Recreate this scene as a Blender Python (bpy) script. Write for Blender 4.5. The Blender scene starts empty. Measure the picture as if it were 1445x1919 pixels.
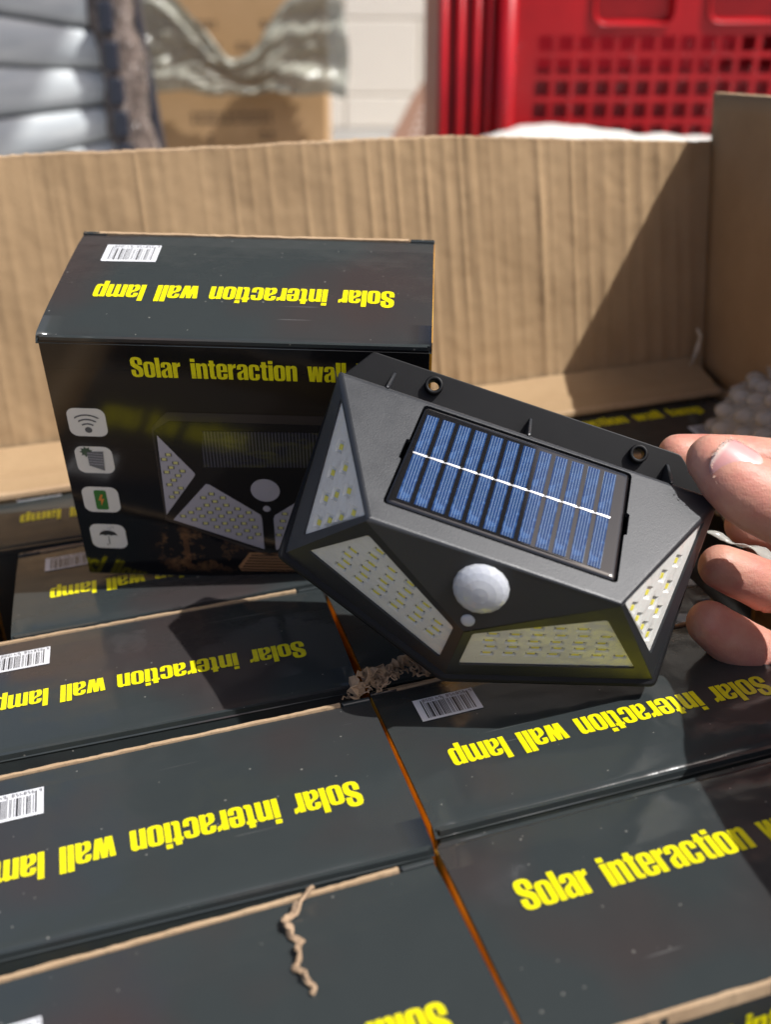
import bpy, bmesh, math, random
import numpy as np
from mathutils import Matrix, Vector, noise
from mathutils.geometry import tessellate_polygon

S = bpy.context.scene
COL = S.collection
R = math.radians
rng = random.Random(7)

# ------------------------------------------------------------------ frames
# The open carton stands 3.4 degrees askew on the floor; everything in it is
# built in the carton's own frame and turned into the world by TILT.
CZ = 0.345
_th = R(3.4211)
TILT = (Matrix.Translation((0, 0, CZ)) @ Matrix.Rotation(-_th, 4, 'Y')
        @ Matrix.Translation((0, 0, -CZ)))

# ------------------------------------------------------------------ camera
cam = bpy.data.cameras.new('camera')
camo = bpy.data.objects.new('camera', cam)
COL.objects.link(camo)
cam.sensor_fit = 'VERTICAL'
cam.sensor_height = 24.0
cam.lens = 2200.0 / 1919.0 * 24.0
cam.clip_start = 0.02
cam.clip_end = 100
cam.dof.use_dof = True
cam.dof.focus_distance = 0.395
cam.dof.aperture_fstop = 6.0
cam.dof.aperture_blades = 0
_r = Vector((0.9978267937, -0.0279402995, -0.0596743614))
_u = Vector((0.0658914998, 0.4231134447, 0.9036776655))
_f = Vector((0.0, 0.9056458207, -0.4240349602))
cm = Matrix.Identity(4)
for i in range(3):
    cm[i][0], cm[i][1], cm[i][2] = _r[i], _u[i], -_f[i]
cm[2][3] = CZ
camo.matrix_world = TILT @ cm
S.camera = camo

# ------------------------------------------------------------------ light
sdir = (TILT.to_3x3() @ Vector((0.70, -0.27, 1.0))).normalized()   # towards the sun
elev = math.asin(sdir.z)
world = bpy.data.worlds.new('World')
S.world = world
world.use_nodes = True
wn = world.node_tree
bg = wn.nodes['Background']
sky = wn.nodes.new('ShaderNodeTexSky')
sky.sky_type = 'NISHITA'
sky.sun_disc = False
sky.sun_elevation = elev
sky.dust_density = 4.0
sky.ozone_density = 0.3
sky.air_density = 0.5
sky.sun_rotation = math.atan2(sdir.x, sdir.y)
wn.links.new(sky.outputs[0], bg.inputs[0])
bg.inputs[1].default_value = 0.14
sun = bpy.data.lights.new('sun', 'SUN')
sun.energy = 4.8
sun.angle = R(0.5)
sun.color = (1.0, 0.99, 0.975)
suno = bpy.data.objects.new('sun', sun)
COL.objects.link(suno)
suno.matrix_world = Matrix.Translation((0.6, -0.3, 1.6)) @ sdir.to_track_quat('Z', 'Y').to_matrix().to_4x4()
S.view_settings.view_transform = 'Standard'
S.view_settings.look = 'None'
S.view_settings.gamma = 1.0
S.view_settings.exposure = 0.20
S.cycles.max_bounces = 8
S.cycles.use_denoising = True

# ------------------------------------------------------------------ materials
def lin(r, g, b):
    f = lambda c: (c / 12.92) if c <= 0.04045 else ((c + 0.055) / 1.055) ** 2.4
    return (f(r / 255), f(g / 255), f(b / 255), 1)

class Mat:
    def __init__(s, name, color=(.5, .5, .5, 1), rough=.5, metallic=0., **kw):
        s.m = bpy.data.materials.new(name)
        s.m.use_nodes = True
        s.nt = s.m.node_tree
        s.b = s.nt.nodes['Principled BSDF']
        s.set('Base Color', color)
        s.set('Roughness', rough)
        s.set('Metallic', metallic)
        for k, v in kw.items():
            s.set(k.replace('_', ' '), v)
        s.tc = None
    def set(s, k, v):
        if isinstance(v, bpy.types.NodeSocket):
            s.nt.links.new(v, s.b.inputs[k])
        else:
            s.b.inputs[k].default_value = v
    def node(s, t, **kw):
        n = s.nt.nodes.new(t)
        for k, v in kw.items():
            setattr(n, k, v)
        return n
    def link(s, a, b):
        s.nt.links.new(a, b)
    def coord(s, scale=(1, 1, 1), loc=(0, 0, 0), rot=(0, 0, 0), out='Object'):
        if s.tc is None:
            s.tc = s.node('ShaderNodeTexCoord')
        mp = s.node('ShaderNodeMapping')
        mp.inputs['Scale'].default_value = scale
        mp.inputs['Location'].default_value = loc
        mp.inputs['Rotation'].default_value = rot
        s.link(s.tc.outputs[out], mp.inputs[0])
        return mp.outputs[0]
    def noise(s, scale, detail=3, rough=.5, co=None, dist=0.):
        n = s.node('ShaderNodeTexNoise')
        n.inputs['Scale'].default_value = scale
        n.inputs['Detail'].default_value = detail
        n.inputs['Roughness'].default_value = rough
        n.inputs['Distortion'].default_value = dist
        s.link(co if co is not None else s.coord(), n.inputs['Vector'])
        return n.outputs['Fac']
    def ramp(s, fac, stops, interp='LINEAR'):
        n = s.node('ShaderNodeValToRGB')
        n.color_ramp.interpolation = interp
        e = n.color_ramp.elements
        while len(e) < len(stops):
            e.new(0.5)
        for k, (p, c) in enumerate(stops):
            e[k].position = p
            e[k].color = c if len(c) == 4 else (*c, 1)
        s.link(fac, n.inputs[0])
        return n.outputs[0]
    def mix(s, fac, a, b, mode='MIX'):
        n = s.node('ShaderNodeMix', data_type='RGBA', blend_type=mode)
        for sock, v in ((n.inputs['Factor'], fac), (n.inputs['A'], a), (n.inputs['B'], b)):
            if isinstance(v, bpy.types.NodeSocket):
                s.link(v, sock)
            else:
                sock.default_value = v
        return n.outputs['Result']
    def math(s, op, a, b=0., c=None):
        n = s.node('ShaderNodeMath', operation=op)
        for i, v in enumerate((a, b, c)):
            if v is None:
                continue
            if isinstance(v, bpy.types.NodeSocket):
                s.link(v, n.inputs[i])
            else:
                n.inputs[i].default_value = v
        return n.outputs[0]
    def bump(s, h, strength=.3, dist=.001, prev=None):
        n = s.node('ShaderNodeBump')
        n.inputs['Strength'].default_value = strength
        n.inputs['Distance'].default_value = dist
        s.link(h, n.inputs['Height'])
        if prev is not None:
            s.link(prev, n.inputs['Normal'])
        s.set('Normal', n.outputs[0])
        return n.outputs[0]

def W4(v):
    return (v, v, v, 1)

# kraft cardboard
def kraft(name, base, dark, speck=.25):
    k = Mat(name, base, .85)
    k.set('Specular IOR Level', .25)
    a = k.noise(30, 6, .65, k.coord((1, 1, .9)))
    b = k.noise(900, 3, .7, k.coord((1, 1, .7)))
    c1 = k.mix(k.ramp(a, [(.3, W4(0)), (.75, W4(1))]), dark, base)
    c2 = k.mix(k.math('MULTIPLY', k.ramp(b, [(.55, W4(0)), (.75, W4(1))]), speck), c1,
               (base[0] * .45, base[1] * .42, base[2] * .4, 1))
    k.set('Base Color', c2)
    k.bump(b, .25, .0004)
    return k
M_KRAFT = kraft('kraft_board', (.385, .262, .145, 1), (.315, .21, .113, 1)).m
M_KRAFT_EDGE = kraft('kraft_raw_edge', (.48, .35, .22, 1), (.36, .24, .14, 1), .8).m
M_KRAFT_BG = kraft('kraft_far_boxes', (.52, .33, .17, 1), (.46, .29, .14, 1), .1).m
M_SHRED = kraft('shredded_board', (.50, .36, .24, 1), (.30, .2, .12, 1), .6).m

# glossy black printed board
def gloss_black(name, base=(.031, .037, .038, 1), rough=.12, red=True):
    g = Mat(name, base, rough)
    oi = g.node('ShaderNodeObjectInfo')
    sh = g.node('ShaderNodeVectorMath', operation='ADD')
    sc = g.node('ShaderNodeVectorMath', operation='SCALE')
    cb = g.node('ShaderNodeCombineXYZ')
    g.link(oi.outputs['Random'], cb.inputs[0]); g.link(oi.outputs['Random'], cb.inputs[1])
    g.link(cb.outputs[0], sc.inputs[0]); sc.inputs['Scale'].default_value = 5.0
    g.link(g.coord(), sh.inputs[0]); g.link(sc.outputs[0], sh.inputs[1])
    co = sh.outputs[0]
    big = g.noise(14, 2, .5, co)
    c = g.mix(g.ramp(big, [(.50, W4(0)), (.68, W4(1))]), base, (.041, .033, .032, 1) if red else base)
    # fine dust and lint specks
    v = g.node('ShaderNodeTexVoronoi', feature='F1')
    v.inputs['Scale'].default_value = 330
    v.inputs['Randomness'].default_value = 1
    g.link(co, v.inputs['Vector'])
    sepc = g.node('ShaderNodeSeparateColor'); g.link(v.outputs['Color'], sepc.inputs[0])
    spot = g.math('MULTIPLY', g.math('LESS_THAN', v.outputs['Distance'], g.math('MULTIPLY', sepc.outputs[1], .13)),
                  g.math('GREATER_THAN', sepc.outputs[0], .74))
    v2 = g.node('ShaderNodeTexVoronoi', feature='F1')
    v2.inputs['Scale'].default_value = 95
    g.link(co, v2.inputs['Vector'])
    sepd = g.node('ShaderNodeSeparateColor'); g.link(v2.outputs['Color'], sepd.inputs[0])
    spot2 = g.math('MULTIPLY', g.math('LESS_THAN', v2.outputs['Distance'], g.math('MULTIPLY', sepd.outputs[1], .05)),
                   g.math('GREATER_THAN', sepd.outputs[0], .78))
    c = g.mix(g.math('MULTIPLY', g.math('MAXIMUM', spot, spot2), .38), c, (.42, .40, .36, 1))
    # thin scratches across the film
    wco = g.node('ShaderNodeVectorMath', operation='MULTIPLY'); g.link(co, wco.inputs[0]); wco.inputs[1].default_value = (9, 700, 9)
    scr = g.ramp(g.noise(1.0, 2, .5, wco.outputs[0]), [(.70, W4(0)), (.74, W4(1))])
    patch = g.ramp(g.noise(38, 2, .5, co), [(.56, W4(0)), (.62, W4(1))])
    c = g.mix(g.math('MULTIPLY', g.math('MULTIPLY', scr, patch), .30), c, (.3, .3, .29, 1))
    g.set('Base Color', c)
    dust = g.noise(60, 5, .7, co)
    g.set('Roughness', g.ramp(dust, [(.3, W4(rough * .75)), (.75, W4(rough * 1.9))]))
    wav = g.noise(20, 3, .5, co)
    n1 = g.bump(wav, .6, .0034)
    n2 = g.node('ShaderNodeBump'); n2.inputs['Strength'].default_value = .12; n2.inputs['Distance'].default_value = .0002
    g.link(g.noise(900, 2, .5, co), n2.inputs['Height']); g.link(n1, n2.inputs['Normal']); g.set('Normal', n2.outputs[0])
    return g
M_BLACK = gloss_black('black_gloss_board').m
def orange_side():
    g = Mat('orange_printed_side', (.70, .30, .02, 1), .22)
    a = g.noise(40, 3, .5, g.coord((1, 1, .3)))
    g.set('Base Color', g.ramp(a, [(.3, (.42, .15, .01)), (.5, (.72, .33, .03)), (.7, (.85, .48, .08))]))
    return g.m
M_ORANGE = orange_side()
def yellow_print():
    y = Mat('yellow_print', (.80, .76, .008, 1), .24)
    y.set('Base Color', y.mix(y.ramp(y.noise(400, 2), [(.4, W4(0)), (.8, W4(1))]), (.76, .69, .006, 1), (.66, .58, .008, 1)))
    return y.m
M_YELLOW = yellow_print()
M_WHITEPRINT = Mat('white_print', (.72, .73, .76, 1), .3).m
M_ICON = Mat('icon_tile_print', (.66, .64, .60, 1), .28).m
M_INK = Mat('ink_print', (.022, .022, .024, 1), .3).m

def face_photo():
    """the printed night photograph and painted reflections on the large face of the carton"""
    g = Mat('night_print_with_reflections', (.01, .01, .01, 1), .11)
    co = g.coord()
    sp = g.node('ShaderNodeSeparateXYZ'); g.link(co, sp.inputs[0])
    x, z = sp.outputs[0], sp.outputs[2]
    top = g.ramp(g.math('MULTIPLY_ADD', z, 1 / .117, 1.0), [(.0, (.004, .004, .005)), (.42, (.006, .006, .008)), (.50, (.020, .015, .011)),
                                                           (.85, (.026, .019, .013)), (.93, (.008, .008, .009))])  # brown upper part: a cardboard reflection painted into the print
    # reflections of the yellow box titles, painted in as greenish bands
    st = g.node('ShaderNodeVectorMath', operation='MULTIPLY'); g.link(co, st.inputs[0]); st.inputs[1].default_value = (30, 1, 420)
    streak = g.ramp(g.noise(1, 3, .6, st.outputs[0]), [(.45, W4(0)), (.62, W4(1))])
    band = g.ramp(g.math('MULTIPLY_ADD', z, 1 / .117, 1.0), [(.30, W4(0)), (.36, W4(1)), (.44, W4(1)), (.50, W4(0))])
    right = g.ramp(g.math('MULTIPLY_ADD', x, 1 / .138, .5), [(.28, W4(0)), (.34, W4(1))])
    c = g.mix(g.math('MULTIPLY', g.math('MULTIPLY', streak, band), g.math('MULTIPLY', right, .45)), top, (.075, .075, .008, 1))
    bigr = g.ramp(g.math('MULTIPLY_ADD', x, 1 / .138, .5), [(.50, W4(0)), (.75, W4(1))])
    upb = g.ramp(g.math('MULTIPLY_ADD', z, 1 / .117, 1.0), [(.62, W4(1)), (.82, W4(0))])
    c = g.mix(g.math('MULTIPLY', g.math('MULTIPLY', streak, upb), g.math('MULTIPLY', bigr, .35)), c, (.04, .04, .012, 1))
    # lamplit terrace at the bottom
    low = g.ramp(g.math('MULTIPLY_ADD', z, 1 / .117, 1.0), [(.03, W4(0)), (.10, W4(1)), (.19, W4(1)), (.27, W4(0))])
    nn = g.ramp(g.noise(120, 5, .7, co), [(.50, W4(0)), (.66, W4(1))])
    nx = g.ramp(g.math('MULTIPLY_ADD', x, 1 / .138, .5), [(.20, W4(0)), (.30, W4(1)), (.42, W4(.5)), (.62, W4(.5)), (.8, W4(0))])
    glow = g.math('MULTIPLY', g.math('MULTIPLY', low, nn), nx)
    c = g.mix(glow, c, (.30, .15, .06, 1))
    pole = g.math('MULTIPLY', low, g.math('COMPARE', x, -.0262, .0011))
    c = g.mix(g.math('MULTIPLY', pole, .5), c, (.18, .08, .03, 1))
    g.set('Base Color', c)
    g.bump(g.noise(24, 2), .25, .0016)
    return g.m
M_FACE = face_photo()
M_P_BODY = Mat('printed_lamp_housing', (.016, .014, .013, 1), .12).m
M_P_EDGE = Mat('printed_lamp_edge', (.045, .036, .031, 1), .12).m
M_P_PANEL = Mat('printed_lamp_panel', (.42, .395, .44, 1), .12).m
M_P_CHIP = Mat('printed_lamp_chip', (.66, .62, .24, 1), .15).m
M_P_CHIPD = Mat('printed_lamp_chip_shadow', (.10, .095, .11, 1), .15).m
def printed_solar():
    g = Mat('printed_solar_strip', (.05, .05, .06, 1), .12)
    sp = g.node('ShaderNodeSeparateXYZ'); g.link(g.coord(), sp.inputs[0])
    w = g.math('SINE', g.math('MULTIPLY', sp.outputs[0], 2 * math.pi / .00125))
    c = g.mix(g.ramp(w, [(.3, W4(0)), (.8, W4(1))]), (.018, .018, .02, 1), (.085, .08, .105, 1))
    st = g.node('ShaderNodeVectorMath', operation='MULTIPLY'); g.link(g.coord(), st.inputs[0]); st.inputs[1].default_value = (60, 1, 260)
    c = g.mix(g.math('MULTIPLY', g.ramp(g.noise(1, 3, .6, st.outputs[0]), [(.5, W4(0)), (.65, W4(1))]), .5), c, (.10, .095, .03, 1))  # yellowish streaks: mirrored box titles painted over the strip
    g.set('Base Color', c)
    return g.m
M_P_SOLAR = printed_solar()
M_P_GREEN = Mat('printed_green', (.035, .16, .03, 1), .2).m
M_P_ORANGE = Mat('printed_orange', (.62, .22, .04, 1), .2).m
M_P_GREY = Mat('printed_grey', (.10, .10, .105, 1), .2).m
M_P_DECK = Mat('printed_deck', (.40, .20, .09, 1), .2).m

# lamp plastics
def black_plastic(name, base, rough, grain=.35):
    p = Mat(name, base, rough)
    n = p.noise(2600, 2, .5)
    sm = p.noise(90, 4, .6)
    p.set('Roughness', p.ramp(sm, [(.3, W4(rough * .88)), (.8, W4(rough * 1.15))]))
    v = p.noise(1500, 1, .5)
    p.set('Base Color', p.mix(p.ramp(v, [(.72, W4(0)), (.80, W4(1))]), base, (base[0] * 2, base[1] * 2, base[2] * 2, 1)))
    p.bump(n, grain, .00016)
    p.set('Specular IOR Level', .66)
    return p.m
M_HOUSING = black_plastic('matt_black_plastic', (.017, .019, .023, 1), .42, .32)
M_BACKPLATE = black_plastic('black_back_plastic', (.005, .005, .0055, 1), .5, .12)
M_BACKPLATE.node_tree.nodes['Principled BSDF'].inputs['Specular IOR Level'].default_value = .22
M_RESIN = Mat('black_resin', (.008, .008, .009, 1), .05, Coat_Weight=1.0, Coat_Roughness=.03).m
def cell_mat():
    c = Mat('blue_solar_cell', (.02, .07, .22, 1), .75)
    c.set('Specular IOR Level', .1); c.set('Coat Weight', .7); c.set('Coat Roughness', .02); c.set('Coat IOR', 1.4)
    sp = c.node('ShaderNodeSeparateXYZ'); c.link(c.coord(), sp.inputs[0])
    fr = c.math('FRACT', c.math('MULTIPLY', sp.outputs[0], 1 / .00088))
    line = c.math('LESS_THAN', c.math('ABSOLUTE', c.math('SUBTRACT', fr, .5)), .085)
    v = c.node('ShaderNodeTexVoronoi', feature='F1'); v.inputs['Scale'].default_value = 420
    c.link(c.coord(), v.inputs['Vector'])
    s2 = c.node('ShaderNodeSeparateColor'); c.link(v.outputs['Color'], s2.inputs[0])
    blue = c.ramp(s2.outputs[0], [(.1, (.006, .028, .10)), (.6, (.007, .031, .098)), (.95, (.02, .06, .165))])
    c.set('Base Color', c.mix(c.math('MULTIPLY', line, .55), blue, (.30, .38, .48, 1)))
    return c.m
M_CELL = cell_mat()
M_TIN = Mat('tinned_busbar', (.62, .62, .64, 1), .42, 1.0).m
M_TRAY = Mat('white_reflector_plastic', (.78, .78, .77, 1), .38).m
M_CHIP = Mat('yellow_led_phosphor', (.86, .78, .10, 1), .35).m
M_CHIPFRAME = Mat('led_package_white', (.62, .62, .58, 1), .4).m
def clear(name, tint=(1, 1, 1, 1), rough=.03, ior=1.45, alpha_boost=0.0, bumpy=None):
    m = bpy.data.materials.new(name); m.use_nodes = True
    nt = m.node_tree; nt.nodes.remove(nt.nodes['Principled BSDF'])
    out = nt.nodes['Material Output']
    tr = nt.nodes.new('ShaderNodeBsdfTransparent'); tr.inputs[0].default_value = tint
    gl = nt.nodes.new('ShaderNodeBsdfGlossy'); gl.inputs['Roughness'].default_value = rough
    fr = nt.nodes.new('ShaderNodeFresnel'); fr.inputs[0].default_value = ior
    ad = nt.nodes.new('ShaderNodeMath'); ad.operation = 'ADD'; ad.inputs[1].default_value = alpha_boost; ad.use_clamp = True
    ge = nt.nodes.new('ShaderNodeNewGeometry'); om = nt.nodes.new('ShaderNodeMath'); om.operation = 'SUBTRACT'; om.inputs[0].default_value = 1.0
    mu = nt.nodes.new('ShaderNodeMath'); mu.operation = 'MULTIPLY'      # a thin sheet has no total internal reflection
    nt.links.new(ge.outputs['Backfacing'], om.inputs[1]); nt.links.new(om.outputs[0], mu.inputs[0]); nt.links.new(fr.outputs[0], mu.inputs[1])
    nt.links.new(mu.outputs[0], ad.inputs[0])
    mx = nt.nodes.new('ShaderNodeMixShader')
    nt.links.new(ad.outputs[0], mx.inputs[0]); nt.links.new(tr.outputs[0], mx.inputs[1]); nt.links.new(gl.outputs[0], mx.inputs[2])
    nt.links.new(mx.outputs[0], out.inputs[0])
    if bumpy:
        tc = nt.nodes.new('ShaderNodeTexCoord'); nz = nt.nodes.new('ShaderNodeTexNoise'); nz.inputs['Scale'].default_value = bumpy[0]
        bp = nt.nodes.new('ShaderNodeBump'); bp.inputs['Distance'].default_value = bumpy[1]
        nt.links.new(tc.outputs['Object'], nz.inputs['Vector']); nt.links.new(nz.outputs['Fac'], bp.inputs['Height'])
        nt.links.new(bp.outputs[0], gl.inputs['Normal'])
        nt.links.new(bp.outputs[0], fr.inputs['Normal'])
    return m
M_COVER = clear('clear_lamp_cover', (.97, .97, .95, 1), .07, 1.42, bumpy=(160, .0012))
def film_mat(name, col, milky, rough=.2):
    m = bpy.data.materials.new(name); m.use_nodes = True
    nt = m.node_tree; p = nt.nodes['Principled BSDF']; out = nt.nodes['Material Output']
    p.inputs['Base Color'].default_value = col; p.inputs['Roughness'].default_value = rough
    tr = nt.nodes.new('ShaderNodeBsdfTransparent'); tr.inputs[0].default_value = (.96, .97, .96, 1)
    mx = nt.nodes.new('ShaderNodeMixShader'); mx.inputs[0].default_value = milky
    nt.links.new(tr.outputs[0], mx.inputs[1]); nt.links.new(p.outputs[0], mx.inputs[2]); nt.links.new(mx.outputs[0], out.inputs[0])
    return m
M_BUBBLE = film_mat('bubble_film', (.66, .64, .60, 1), .42, .12)
M_DRAPE = film_mat('milky_green_film', (.44, .45, .38, 1), .58, .14)
M_WHITEFILM = film_mat('white_film', (.78, .82, .76, 1), .88, .25)
M_STRIPFILM = film_mat('clear_strip', (.60, .60, .55, 1), .45, .12)
def dome_mat():
    d = Mat('milky_lens', (.46, .48, .52, 1), .25)
    d.set('Subsurface Weight', .6); d.set('Subsurface Radius', (.004, .004, .005)); d.set('Subsurface Scale', 1.0)
    d.set('Coat Weight', .6); d.set('Coat Roughness', .05)
    v = d.node('ShaderNodeTexVoronoi', feature='DISTANCE_TO_EDGE'); v.inputs['Scale'].default_value = 300; v.inputs['Randomness'].default_value = .25
    d.link(d.coord(), v.inputs['Vector'])
    d.bump(d.ramp(v.outputs['Distance'], [(0, W4(0)), (.3, W4(1))]), .1, .0001)
    return d.m
M_DOME = dome_mat()
def skin_mat():
    k = Mat('skin', (.60, .35, .26, 1), .48)
    k.set('Subsurface Weight', .35); k.set('Subsurface Radius', (.0042, .0016, .0009)); k.set('Subsurface Scale', 1.0)
    k.set('Specular IOR Level', .4)
    a = k.noise(75, 4, .6)
    b = k.noise(420, 3, .6)
    c = k.mix(k.ramp(a, [(.35, W4(0)), (.7, W4(1))]), (.56, .295, .215, 1), (.49, .185, .145, 1))
    c = k.mix(k.math('MULTIPLY', k.ramp(b, [(.5, W4(0)), (.8, W4(1))]), .3), c, (.50, .25, .18, 1))
    k.set('Base Color', c)
    w = k.node('ShaderNodeTexVoronoi', feature='DISTANCE_TO_EDGE'); w.inputs['Scale'].default_value = 1100
    k.link(k.coord((1, 1, .45), rot=(.3, .5, 0)), w.inputs['Vector'])
    n1 = k.bump(w.outputs['Distance'], .35, .00025)
    n2 = k.node('ShaderNodeBump'); n2.inputs['Strength'].default_value = .5; n2.inputs['Distance'].default_value = .0009
    k.link(k.noise(220, 4, .65, k.coord((.4, 1, 1))), n2.inputs['Height']); k.link(n1, n2.inputs['Normal']); k.set('Normal', n2.outputs[0])
    return k.m
M_SKIN = skin_mat()
def nail_mat():
    k = Mat('fingernail', (.60, .32, .30, 1), .36)
    k.set('Subsurface Weight', .3); k.set('Subsurface Radius', (.003, .0012, .0010)); k.set('Subsurface Scale', 1.0)
    sp = k.node('ShaderNodeSeparateXYZ'); k.link(k.coord(), sp.inputs[0])
    c = k.ramp(k.math('MULTIPLY_ADD', sp.outputs[0], 1 / .014, .5), [(.02, (.66, .50, .44)), (.12, (.56, .27, .26)), (.7, (.58, .30, .29)), (.92, (.66, .44, .40))])
    k.set('Base Color', c)
    k.bump(k.noise(1, 2, .5, k.coord((60, 1500, 60))), .15, .0002)
    return k.m
M_NAIL = nail_mat()
M_CUTICLE = Mat('dry_cuticle_skin', (.52, .34, .26, 1), .7).m
# background
def block_mat():
    k = Mat('cream_wall_paint', (.84, .78, .68, 1), .55)
    k.bump(k.noise(120, 5, .65), .5, .004)
    return k.m
M_BLOCK = block_mat()
M_MORTAR = Mat('painted_mortar', (.80, .74, .645, 1), .7).m
def floor_mat():
    k = Mat('grey_concrete', (.30, .285, .265, 1), .75)
    a = k.noise(3, 6, .65); k.set('Base Color', k.ramp(a, [(.3, (.22, .21, .195)), (.7, (.36, .345, .32))]))
    k.bump(k.noise(90, 5, .7), .3, .002)
    return k.m
M_FLOOR = floor_mat()
def red_mat():
    k = Mat('red_crate_plastic', (.40, .004, .009, 1), .3)
    a = k.noise(16, 3, .5); k.set('Base Color', k.ramp(a, [(.3, (.32, .003, .008)), (.7, (.47, .006, .011))]))
    return k.m
M_RED = red_mat()
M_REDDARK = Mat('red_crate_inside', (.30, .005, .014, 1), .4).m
def slat_mat():
    k = Mat('pale_grey_slat', (.56, .60, .62, 1), .34)
    a = k.noise(14, 3, .5, k.coord((1, 1, 6))); k.set('Base Color', k.ramp(a, [(.3, (.48, .52, .54)), (.7, (.64, .67, .67))]))
    return k.m
M_SLAT = slat_mat()
def post_mat():
    k = Mat('speckled_dark_wrap', (.16, .12, .10, 1), .18)
    a = k.noise(60, 4, .7); k.set('Base Color', k.ramp(a, [(.35, (.05, .04, .035)), (.55, (.20, .155, .13)), (.75, (.42, .36, .32))]))
    k.bump(k.noise(110, 3, .6), .7, .006)
    return k.m
M_POST = post_mat()
M_DARK = Mat('dark_steel', (.03, .035, .05, 1), .35).m
M_FARINK = Mat('faded_box_print', (.13, .085, .05, 1), .8).m
M_BROWN = Mat('brown_printed_board', (.36, .22, .16, 1), .6).m
M_PALEPRINT = Mat('pale_board_print', (.68, .60, .54, 1), .6).m
M_TAPE = Mat('torn_white_paper', (.66, .60, .48, 1), .7).m

# ------------------------------------------------------------------ mesh helpers
NEAR = []          # top-level things that live in the carton's tilted frame
def link(name, me, mats, parent=None, smooth=False, kind=None, loc=None):
    o = bpy.data.objects.new(name, me)
    COL.objects.link(o)
    for m in (mats if isinstance(mats, (list, tuple)) else [mats]):
        if m.name not in [x.name for x in me.materials if x]:
            me.materials.append(m)
    if parent is not None:
        o.parent = parent
    if smooth:
        me.polygons.foreach_set('use_smooth', [True] * len(me.polygons))
    if kind:
        o['kind'] = kind
    if loc is not None:
        o.location = loc
    return o

def thing(name, label, cat, group=None, near=True, mw=None):
    o = bpy.data.objects.new(name, None)
    COL.objects.link(o)
    o.empty_display_size = .02
    o['label'] = label; o['category'] = cat
    if group: o['group'] = group
    if mw is not None: o.matrix_world = mw
    if near: NEAR.append(o)
    return o

def tag(o, label, cat, group=None, near=True):
    o['label'] = label; o['category'] = cat
    if group: o['group'] = group
    if near: NEAR.append(o)
    return o

def mesh(name, vs, fs):
    me = bpy.data.meshes.new(name)
    me.from_pydata([tuple(v) for v in vs], [], [tuple(f) for f in fs])
    me.update()
    return me

def bm_mesh(name, bm):
    me = bpy.data.meshes.new(name)
    bm.to_mesh(me); bm.free()
    return me

def box_bm(bm, x0, x1, y0, y1, z0, z1, mi=0):
    vs = [bm.verts.new(p) for p in ((x0, y0, z0), (x1, y0, z0), (x1, y1, z0), (x0, y1, z0), (x0, y0, z1), (x1, y0, z1), (x1, y1, z1), (x0, y1, z1))]
    for q in ((3, 2, 1, 0), (4, 5, 6, 7), (0, 1, 5, 4), (1, 2, 6, 5), (2, 3, 7, 6), (3, 0, 4, 7)):
        f = bm.faces.new([vs[i] for i in q]); f.material_index = mi
    return vs

def box_mesh(name, x0, x1, y0, y1, z0, z1, bevel=0, seg=2):
    bm = bmesh.new(); box_bm(bm, x0, x1, y0, y1, z0, z1)
    if bevel:
        bmesh.ops.bevel(bm, geom=bm.edges[:], offset=bevel, segments=seg, affect='EDGES', profile=.5)
    return bm_mesh(name, bm)

def poly_faces(loops):
    """loops: 2D outlines, the first outer, the rest holes -> (points, triangles)"""
    vl = [[Vector((p[0], p[1], 0)) for p in l] for l in loops]
    tris = tessellate_polygon(vl)
    pts = [p for l in loops for p in l]
    out = []
    for t in tris:
        a, b, c = (pts[i] for i in t)
        ar = (b[0] - a[0]) * (c[1] - a[1]) - (b[1] - a[1]) * (c[0] - a[0])
        if abs(ar) < 1e-14: continue
        out.append(tuple(t) if ar > 0 else (t[0], t[2], t[1]))
    return pts, out

def rr(x0, y0, x1, y1, r, n=4):
    o = []
    for cx, cy, a0 in ((x1 - r, y0 + r, -90), (x1 - r, y1 - r, 0), (x0 + r, y1 - r, 90), (x0 + r, y0 + r, 180)):
        for k in range(n + 1):
            a = R(a0 + 90 * k / n); o.append((cx + r * math.cos(a), cy + r * math.sin(a)))
    return o

def circ(cx, cy, r, n=20):
    return [(cx + r * math.cos(2 * math.pi * k / n), cy + r * math.sin(2 * math.pi * k / n)) for k in range(n)]

class Flat:
    """collects flat 2D outlines and maps them onto a surface frame (o, ex, ey)"""
    def __init__(s): s.v = []; s.f = []
    def add(s, loops, tf=lambda p: p):
        pts, tris = poly_faces(loops)
        b = len(s.v); s.v += [tf(p) for p in pts]; s.f += [tuple(i + b for i in t) for t in tris]
        return s
    def build(s, name, mat, parent, o, ex, ey, kind=None):
        o, ex, ey = Vector(o), Vector(ex), Vector(ey)
        me = mesh(name, [o + ex * p[0] + ey * p[1] for p in s.v], s.f)
        return link(name, me, mat, parent, kind=kind)

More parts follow.
